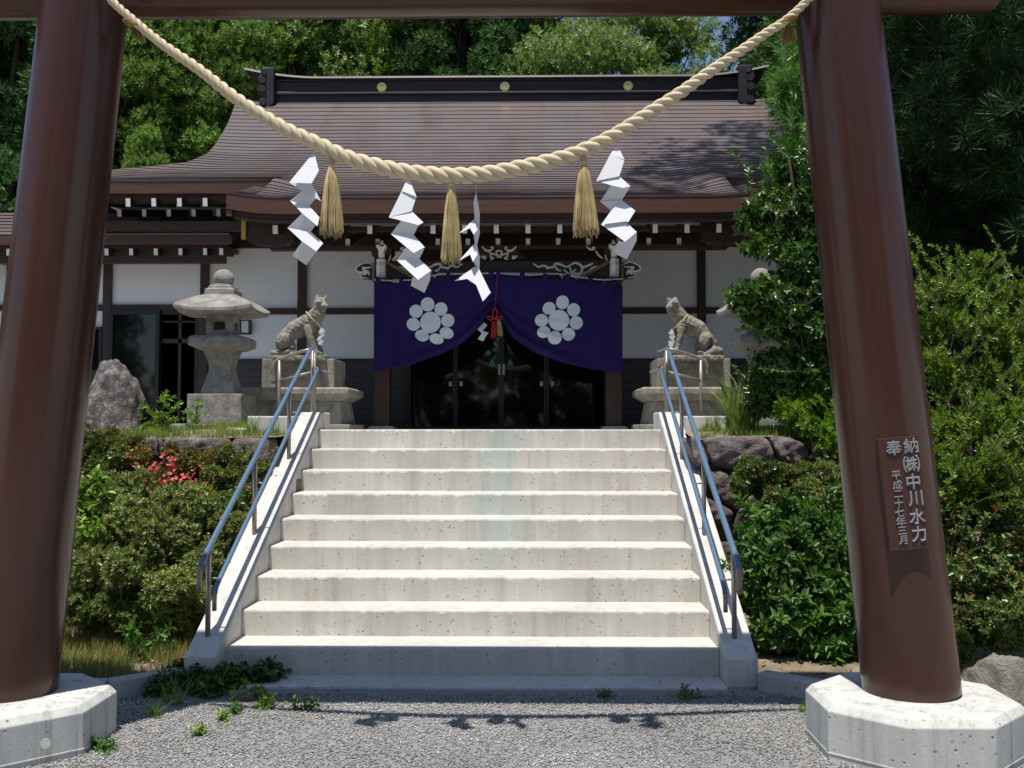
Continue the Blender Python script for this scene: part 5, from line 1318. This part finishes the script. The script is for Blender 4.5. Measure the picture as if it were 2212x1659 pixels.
shrub('young_azalea','yellow green azalea on top of the right wall by the gate post','bush',[E(1735,900,7.45,24),E(1770,890,7.45,30),E(1810,910,7.4,38),E(1760,935,7.35,28),E(1820,950,7.3,34),E(1700,885,7.5,16)],'bush',1500,'bright',44,jit=.16,bk=(4,.5),smin=.6,smax=.9,sh=(40,.18))
cam_cl=[E(1730,375,7.8,34),E(1668,430,7.8,34),E(1614,468,7.7,22),E(1695,480,7.7,46),E(1762,450,7.7,46),E(1650,520,7.6,28),E(1742,550,7.6,50),E(1795,620,7.6,50),E(1705,600,7.6,32),E(1604,655,7.4,26),E(1650,642,7.5,30),E(1705,670,7.5,38),E(1765,710,7.5,48),E(1745,780,7.5,46),E(1805,800,7.5,50),E(1622,690,7.5,12),E(1668,712,7.5,20)]
shrub('camellia_tree','glossy camellia tree in front of the right stone lantern','tree',cam_cl,'camellia',3600,'camellia',45,None,P(1790,930,7.7),stem=.05,jit=.2,bk=(6,.36),sh=(70,.42))
shrub('camellia_bush','dark camellia bush low on the terrace behind the grass tuft','bush',[E(1680,800,7.8,38),E(1740,830,7.7,50),E(1790,800,7.7,50),E(1660,850,7.8,38),E(1720,870,7.7,34),E(1790,870,7.6,40)],'camellia',2000,'camellia',46,stem=.03,bk=(5,.42),sh=(30,.3))
shrub('podocarpus_tree','narrow leaved evergreen rising above the camellia by the right gate post','tree',[E(1745,110,8.2,40),E(1800,100,8.2,50),E(1715,165,8.2,30),E(1760,190,8.1,46),E(1715,240,8.1,28),E(1765,280,8.0,46),E(1720,315,8.0,28),E(1770,360,8.0,44),E(1700,372,8.0,24),E(1750,420,8.0,40),E(1800,250,8.2,60)],'podo',1900,'podo',47,None,P(1800,930,8.3),stem=.05,jit=.2,bk=(5,.42),sh=(40,.35))
# far right
Gh='evergreen bushes right of the gate'
shrub('evergreen_bush','tall loose evergreen bush right of the gate, tips against the dark','bush',[E(2120,590,7.0,34),E(2060,640,7.0,36),E(2130,660,7.0,50),E(2190,640,7.1,40),E(2010,640,7.1,30),E(2060,720,6.9,50),E(2130,750,6.9,60),E(2200,760,6.9,55),E(2010,740,7.0,44),E(2040,810,6.8,50),E(2110,840,6.8,55),E(2190,860,6.8,55),E(2250,700,7.0,60)],'bush',2300,'bushr',48,Gh,P(2120,1250,7.0),stem=.035,jit=.26,bk=(6,.26),up=.7,sh=(90,.42))
shrub('evergreen_bush','dense bright hedge bush right of the gate at plaque height','bush',[E(2040,930,6.5,48),E(2110,930,6.5,54),E(2190,960,6.5,60),E(2030,1010,6.4,54),E(2100,1020,6.3,66),E(2180,1040,6.3,66),E(2050,1090,6.3,54),E(2130,1110,6.3,60),E(2210,1120,6.3,60),E(2260,980,6.5,70)],'bush',5200,'bushr',49,Gh,P(2130,1330,6.4),stem=.03,jit=.26,bk=(7,.30),up=.6,sh=(150,.40))
shrub('evergreen_bush','shaded lower bush behind the angular rock','bush',[E(2060,1190,6.2,56),E(2130,1210,6.2,58),E(2200,1220,6.2,60),E(2070,1270,6.0,50),E(2140,1290,6.0,50),E(2210,1290,6.0,55),E(2040,1130,6.3,40)],'camellia',3200,'azalea2',50,Gh,stem=.02,jit=.16,bk=(5,.42),smin=.5,smax=.8,sh=(50,.25))
shrub('azalea_bush','small leaved azalea just above the angular rock','bush',[E(2060,1350,5.9,36),E(2110,1340,5.9,36),E(2160,1350,5.8,38),E(2210,1345,5.8,40),E(2060,1400,5.7,28)],'azalea',3000,'azalea2',51,G)
# ------------------------------------------------------------------ grass and weeds
def blades(name,label,cat,pts,hmin,hmax,w,mat,seed,kind='stuff',lean=.45,group=None,segs=3):
    r=np.random.default_rng(seed); pts=np.array(pts); n=len(pts)
    h=r.uniform(hmin,hmax,n); a=r.uniform(0,2*PI,n); ln=r.uniform(.1,1,n)*lean*h; f=r.uniform(0,2*PI,n)
    V=np.zeros((n,2*segs+1,3))
    for j in range(segs+1):
        t=j/segs; cx=pts[:,0]+np.cos(a)*ln*t**2; cy=pts[:,1]+np.sin(a)*ln*t**2; cz=pts[:,2]+h*(t-.25*t*t*ln/h/.5*.5)
        ww=w*(1-t)*.5
        if j<segs:
            V[:,2*j]=np.stack([cx-np.cos(f)*ww,cy-np.sin(f)*ww,cz],1); V[:,2*j+1]=np.stack([cx+np.cos(f)*ww,cy+np.sin(f)*ww,cz],1)
        else: V[:,2*segs]=np.stack([cx,cy,cz],1)
    fs=[]
    for j in range(segs-1): fs.append([2*j,2*j+1,2*j+3,2*j+2])
    fs.append([2*segs-2,2*segs-1,2*segs,2*segs])
    Q=np.array(fs[:-1]); K=2*segs+1
    F=[]
    base=np.arange(n)*K
    for q in fs[:-1]: F+= (base[:,None]+np.array(q)[None]).tolist()
    F+=(base[:,None]+np.array([2*segs-2,2*segs-1,2*segs])[None]).tolist()
    o=bare(name,V.reshape(-1,3),F,M[mat],None,False,loc=tuple(pts.mean(0)))
    meta(o,label,cat,group,kind if kind=='stuff' else None); return o
r=np.random.default_rng(9)
def rnd(n,x0,x1,y0,y1,z): 
    x=r.uniform(x0,x1,n); y=r.uniform(y0,y1,n); return np.stack([x,y,np.full(n,z) if not callable(z) else z(x,y)],1)
# wall-top grass (clumped)
def clumpy(n,x0,x1,y0,y1,z,k,sd):
    rr=np.random.default_rng(sd); c=np.stack([rr.uniform(x0,x1,k),rr.uniform(y0,y1,k)],1); i=rr.integers(0,k,n); s=rr.uniform(.02,.10,k)
    x=c[i,0]+rr.normal(0,1,n)*s[i]; y=np.clip(c[i,1]+rr.normal(0,1,n)*s[i],y0,y1); x=np.clip(x,x0,x1); return np.stack([x,y,np.full(n,z) if not callable(z) else z(x,y)],1)
tz=lambda x,y:terh(x,y)-.005
blades('grass','fresh green grass along the top of the left boulder wall','grass',clumpy(5200,-3.6,-1.58,7.40,8.6,tz,150,1),.03,.085,.006,'grass',1)
blades('grass','fresh green grass along the top of the right boulder wall','grass',clumpy(3600,1.58,3.2,7.40,8.5,tz,110,2),.03,.085,.006,'grass',2)
bz=lambda x,y:bedh(x,y)-.005
blades('grass','mixed green and dry grass in the planting bed left of the stairs','grass',clumpy(12000,-3.2,-1.57,5.47,6.7,bz,200,3),.03,.11,.007,'grassdry',3)
blades('grass','sparse dry grass in the bed right of the stairs','grass',clumpy(500,1.6,3.4,5.5,6.4,bz,40,4),.02,.06,.005,'grassdry',4)
g0=P(1560,930,8.0)
def tuft(label,c,n,h0,h1,w,rad,mat,seed,lean,group='grass tufts'):
    rr=np.random.default_rng(seed); a=rr.uniform(0,2*PI,n); q=rad*np.sqrt(rr.random(n)); pts=np.stack([c[0]+np.cos(a)*q,c[1]+np.sin(a)*q,np.full(n,c[2])],1)
    o=blades('grass_tuft',label,'grass tuft',pts,h0,h1,w,mat,seed,'thing',lean,group,5); return o
tuft('tall arching grass tuft before the right statue pedestal',(P(1600,930,8.0)[0],8.0,1.38),170,.25,.62,.014,.13,'grass',11,.8)
tuft('thin grass tuft on the wall top just left of the tall arching tuft',(P(1540,930,7.9)[0],7.9,1.37),40,.10,.26,.008,.06,'grass',12,.7)
tuft('small grass tuft between the left lantern base and the stairs',(P(545,940,7.9)[0],7.9,1.36),34,.12,.26,.007,.04,'grass',13,.8)
tuft('grass tuft at the outer edge of the left side wall',(P(590,945,7.8)[0],7.85,1.36),26,.08,.2,.007,.04,'grass',14,.9)
tuft('grass tuft on the gravel right of the left gate post',(P(335,1555,4.9)[0],4.9,0),46,.06,.16,.007,.03,'grass',15,.9)
tuft('thin grass tuft standing by the left kerb',(P(372,1480,5.1)[0],5.12,0),50,.08,.22,.006,.05,'grass',16,.6)
def wz(x,y,n,r0,h,mat,label,seed,d=None,kind='broad',sm=.3,group='weeds on the gravel'):
    # ground point seen at x,y
    k=(CAM[2])/((y-925)/FPX); p=P(x,y,k) if d is None else P(x,y,d)
    cl=[(p[0]+random.uniform(-1,1)*r0,p[1]+random.uniform(-1,1)*r0*.6,h*.5,h) for _ in range(5)]
    cl=[(q[0],q[1],q[2]+.022,q[3]) for q in cl]; t=thing('weed',label,'weed',(p[0],p[1],.025),group); foliage('leaves',kind,cl,n,M[mat],t,seed,up=.9,smin=sm*.7,smax=sm*1.3,inner=.3,cull=False)
    if r0>.05: limbs('stems',(p[0],p[1],0),cl,.004,M['twig'],t,seed)
    return t
wz(470,1480,420,.22,.045,'camellia','dark leafy weed patch at the left foot of the stairs',61,sm=.36)
wz(570,1480,200,.14,.04,'camellia','dark leafy weed patch spreading over the edge of the base slab',62,sm=.42)
wz(400,1500,260,.16,.04,'camellia','leafy weed patch in shade left of the grass tuft',63,sm=.36)
wz(540,1520,26,.06,.05,'bright','yellowish weed with tiny pale flowers on the gravel edge',64,kind='azalea',sm=.9)
wz(572,1535,14,.02,.02,'bright','small rosette weed right of the yellowish weed',65,sm=.3)
wz(660,1538,13,.035,.016,'hydra','flat green rosette weed alone on the gravel',66,sm=.36)
wz(500,1545,12,.05,.018,'hydra','low weed rosette just in front of the yellowish weed',67,sm=.3)
wz(482,1562,10,.015,.015,'bright','tiny weed in front of the low rosette',68,sm=.26)
wz(445,1593,10,.05,.012,'bright','sparse weed nearest the camera on the gravel',69,sm=.28)
wz(205,1630,34,.07,.012,'hydra','yellow green weed against the left post base',70,sm=.28)
wz(1498,1508,12,.08,.02,'hydra','small weed in the shaded gravel below the right side of the stairs',71,sm=.28)
wz(1295,1510,14,.04,.015,'hydra','tiny weed in shaded gravel in front of the base slab',72,sm=.24)
wz(1765,1540,20,.04,.02,'bright','weed against the left side of the right post base',73,sm=.3)
rl=np.random.default_rng(77)
def litter(pts,seed,label,sc=.6):
    n=len(pts); dd=np.stack([rl.normal(0,.5,n),rl.normal(0,.5,n),np.ones(n)],1); T_=(np.array([(-.02,-.008,0),(.0,-.013,.004),(.024,0,0),(0,.013,.005)]),np.array([[0,1,2,3]]))
    V,F=scatter(T_,pts,dd,rl.uniform(.4,1.1,n)*sc,rl); o=bare('fallen_leaves',V,F,M['deadleaf']); meta(o,label,'fallen leaves',kind='stuff')
q=[];
for (x0,x1,y0,y1,n_) in ((-2.0,2.2,3.6,5.2,26),(-1.8,-.6,5.0,5.42,46),(1.0,1.9,5.1,5.4,46)):
    q.append(np.stack([rl.uniform(x0,x1,n_),rl.uniform(y0,y1,n_),np.full(n_,.037)],1))
litter(np.vstack(q),1,'dry brown leaves scattered over the gravel')
n_=90; xx=rl.uniform(-3,3.4,n_); keep=abs(xx)>1.6; xx=xx[keep]; yy=rl.uniform(5.5,6.3,len(xx)); litter(np.stack([xx,yy,bedh(xx,yy)+.02],1),2,'dry brown leaves lying in the planting beds',1.1)
n_=40; litter(np.stack([rl.choice([-1,1],n_)*rl.uniform(.95,1.34,n_),rl.uniform(5.5,5.67,n_),np.full(n_,.044)],1),3,'dry leaf bits in the corners of the base slab',.4)
# ------------------------------------------------------------------ trees
def tree_proto(kind,seed):
    rg=np.random.default_rng(seed); cl=[]
    if kind in ('sugi','sugid'):
        H=11.5
        for i in range(210):
            q=rg.uniform(.04,1)**.9; z=.6+q*(H-.6); Rr=2.3*(1-q)**.75+.12; a=rg.uniform(0,2*PI); rr=Rr*rg.uniform(.45,1.0)
            cl.append((math.cos(a)*rr,math.sin(a)*rr,z,rg.uniform(.24,.50)*(1-.4*q)))
        n=17000; k='sugi'
    else:
        H=8.8
        for i in range(170):
            a=rg.uniform(0,2*PI); z=rg.uniform(1.2,H); q=(z-1.2)/(H-1.2); Rr=2.7*math.sin(PI*(.12+.80*q))**.7; rr=Rr*math.sqrt(rg.uniform(.1,1))
            cl.append((math.cos(a)*rr,math.sin(a)*rr,z,rg.uniform(.20,.46)))
        n=11000; k='far'
    return H,cl,n,k
PROTO={}
def place_tree(name,kind,seed,x,y,z,s,rot,label,cat,group,mat=None,bark='bark',tmat=None):
    key=(kind,seed,mat)
    if key not in PROTO:
        H,cl,n,k=tree_proto(kind,seed)
        t=thing(name,label,cat,(0,0,0),group)
        foliage('crown',k,cl,n,M[mat or kind],t,seed,up=.35 if k=='sugi' else .2,jit=.12,inner=.05,flat=.75 if k=='sugi' else .6,cull=False)
        pick=[cl[i] for i in range(0,len(cl),3)]
        limbs('trunk',(0,0,-.6),pick,.26 if k=='sugi' else .16,M[bark],t,seed,top=(0,0,H-.3))
        PROTO[key]=t; o=t
    else:
        src=PROTO[key]; o=src.copy(); lnk(o)
        for ch in src.children: c=ch.copy(); lnk(c); c.parent=o
        o['label']=label
    o.location=(x*U,y*U,z*U); o.scale=(s,s,s); o.rotation_euler=(0,0,rot); return o
def XP(px,d): return .315+(px-1142)/FPX*d
def hz(x,y): return float(hillh(np.array([x]),np.array([y]))[0]) if y>17.4 else 1.3
GT='trees behind the shrine'
spec=[ # px, d, kind, seed, scale, label
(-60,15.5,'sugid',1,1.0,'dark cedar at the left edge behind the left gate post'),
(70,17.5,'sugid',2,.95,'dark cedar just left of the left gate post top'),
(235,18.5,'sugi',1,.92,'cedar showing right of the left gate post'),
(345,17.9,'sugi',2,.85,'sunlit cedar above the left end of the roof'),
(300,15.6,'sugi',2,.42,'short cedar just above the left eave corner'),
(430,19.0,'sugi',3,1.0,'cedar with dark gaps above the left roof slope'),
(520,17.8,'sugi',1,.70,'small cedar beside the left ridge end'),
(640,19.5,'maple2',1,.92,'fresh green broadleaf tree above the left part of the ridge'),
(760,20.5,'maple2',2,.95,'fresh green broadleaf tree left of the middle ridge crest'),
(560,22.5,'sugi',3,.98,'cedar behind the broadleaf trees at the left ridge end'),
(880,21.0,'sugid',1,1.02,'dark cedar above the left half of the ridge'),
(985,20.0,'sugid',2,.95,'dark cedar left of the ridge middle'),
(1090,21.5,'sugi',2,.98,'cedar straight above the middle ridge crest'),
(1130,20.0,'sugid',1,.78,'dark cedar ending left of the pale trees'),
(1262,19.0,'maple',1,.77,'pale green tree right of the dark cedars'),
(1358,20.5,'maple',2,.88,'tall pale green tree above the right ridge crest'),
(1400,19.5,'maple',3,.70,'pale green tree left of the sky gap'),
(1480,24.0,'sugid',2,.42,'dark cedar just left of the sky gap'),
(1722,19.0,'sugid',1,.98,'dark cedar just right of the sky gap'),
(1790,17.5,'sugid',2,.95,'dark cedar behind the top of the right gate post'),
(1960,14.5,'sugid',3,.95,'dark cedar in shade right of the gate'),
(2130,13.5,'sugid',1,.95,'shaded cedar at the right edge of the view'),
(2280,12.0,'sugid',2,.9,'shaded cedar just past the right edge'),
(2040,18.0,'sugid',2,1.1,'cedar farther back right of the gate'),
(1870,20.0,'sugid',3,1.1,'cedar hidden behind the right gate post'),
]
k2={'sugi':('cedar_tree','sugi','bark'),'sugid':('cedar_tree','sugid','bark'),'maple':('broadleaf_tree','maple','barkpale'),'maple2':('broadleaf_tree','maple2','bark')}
for i,(px,d,kd,sd,s,lb) in enumerate(spec):
    nm,mt,bk=k2[kd]; x=XP(px,d)
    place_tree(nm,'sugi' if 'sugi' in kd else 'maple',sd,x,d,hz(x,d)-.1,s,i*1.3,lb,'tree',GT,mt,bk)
# second line of forest farther up the hill
lab2=['far left','left','left of centre','centre','right of centre','right','far right']
ii=0
for px in (-120,60,200,330,460,590,700,800,900,1000,1050,1800,1950,2080,2230):
    d=27+2*math.sin(px); x=XP(px,d); ii+=1
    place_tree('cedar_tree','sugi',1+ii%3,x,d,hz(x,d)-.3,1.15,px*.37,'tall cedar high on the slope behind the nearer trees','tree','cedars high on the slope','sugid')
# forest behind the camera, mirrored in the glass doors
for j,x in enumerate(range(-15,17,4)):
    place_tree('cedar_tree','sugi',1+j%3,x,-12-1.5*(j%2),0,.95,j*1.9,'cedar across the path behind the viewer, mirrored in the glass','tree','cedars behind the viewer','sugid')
# large whorled conifer at the right, its high limbs shading the roof
wc=[]
rr=random.Random(12)
for i in range(62):
    z=rr.uniform(2.3,8.5); a=rr.uniform(PI*.75,PI*1.65); q=rr.uniform(.5,1)*1.9
    wc.append((5.35+math.cos(a)*q,8.9+math.sin(a)*q*.9,z,rr.uniform(.28,.45)))
for i in range(22):
    wc.append(E(rr.uniform(1880,2080),rr.uniform(230,560),rr.uniform(9.0,9.6),62))
for i in range(40):
    wc.append((rr.uniform(2.6,8.0),rr.uniform(6.6,10.5),rr.uniform(8.6,11.5),rr.uniform(.5,.8)))
hi=[]
for (x,y,z,q) in ((1.25,10.2,8.8,.34),(1.7,10.6,8.6,.45),(2.3,10.4,8.9,.5),(2.0,11.3,8.9,.42),(2.8,11.2,9.1,.5),(2.7,10.1,8.4,.4),(3.3,10.6,8.8,.5),(1.5,9.6,8.3,.25),(3.4,11.6,9.5,.6),(2.6,12.0,9.4,.3),(3.1,9.4,9.2,.6),(3.8,9.0,9.2,.7),(2.6,9.2,9.0,.5),(4.2,9.8,9.4,.7)): hi.append((x,y,z,q))
t=thing('umbrella_pine','large dark whorled needle conifer right of the gate, limbs over the roof','tree',(5.6,9.3,1.2),None)
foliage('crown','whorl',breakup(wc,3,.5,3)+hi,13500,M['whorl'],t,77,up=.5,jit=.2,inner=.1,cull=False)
limbs('trunk',(5.6,9.3,1.0),wc[::3]+hi,.22,M['bark'],t,77,top=(5.6,9.3,11))
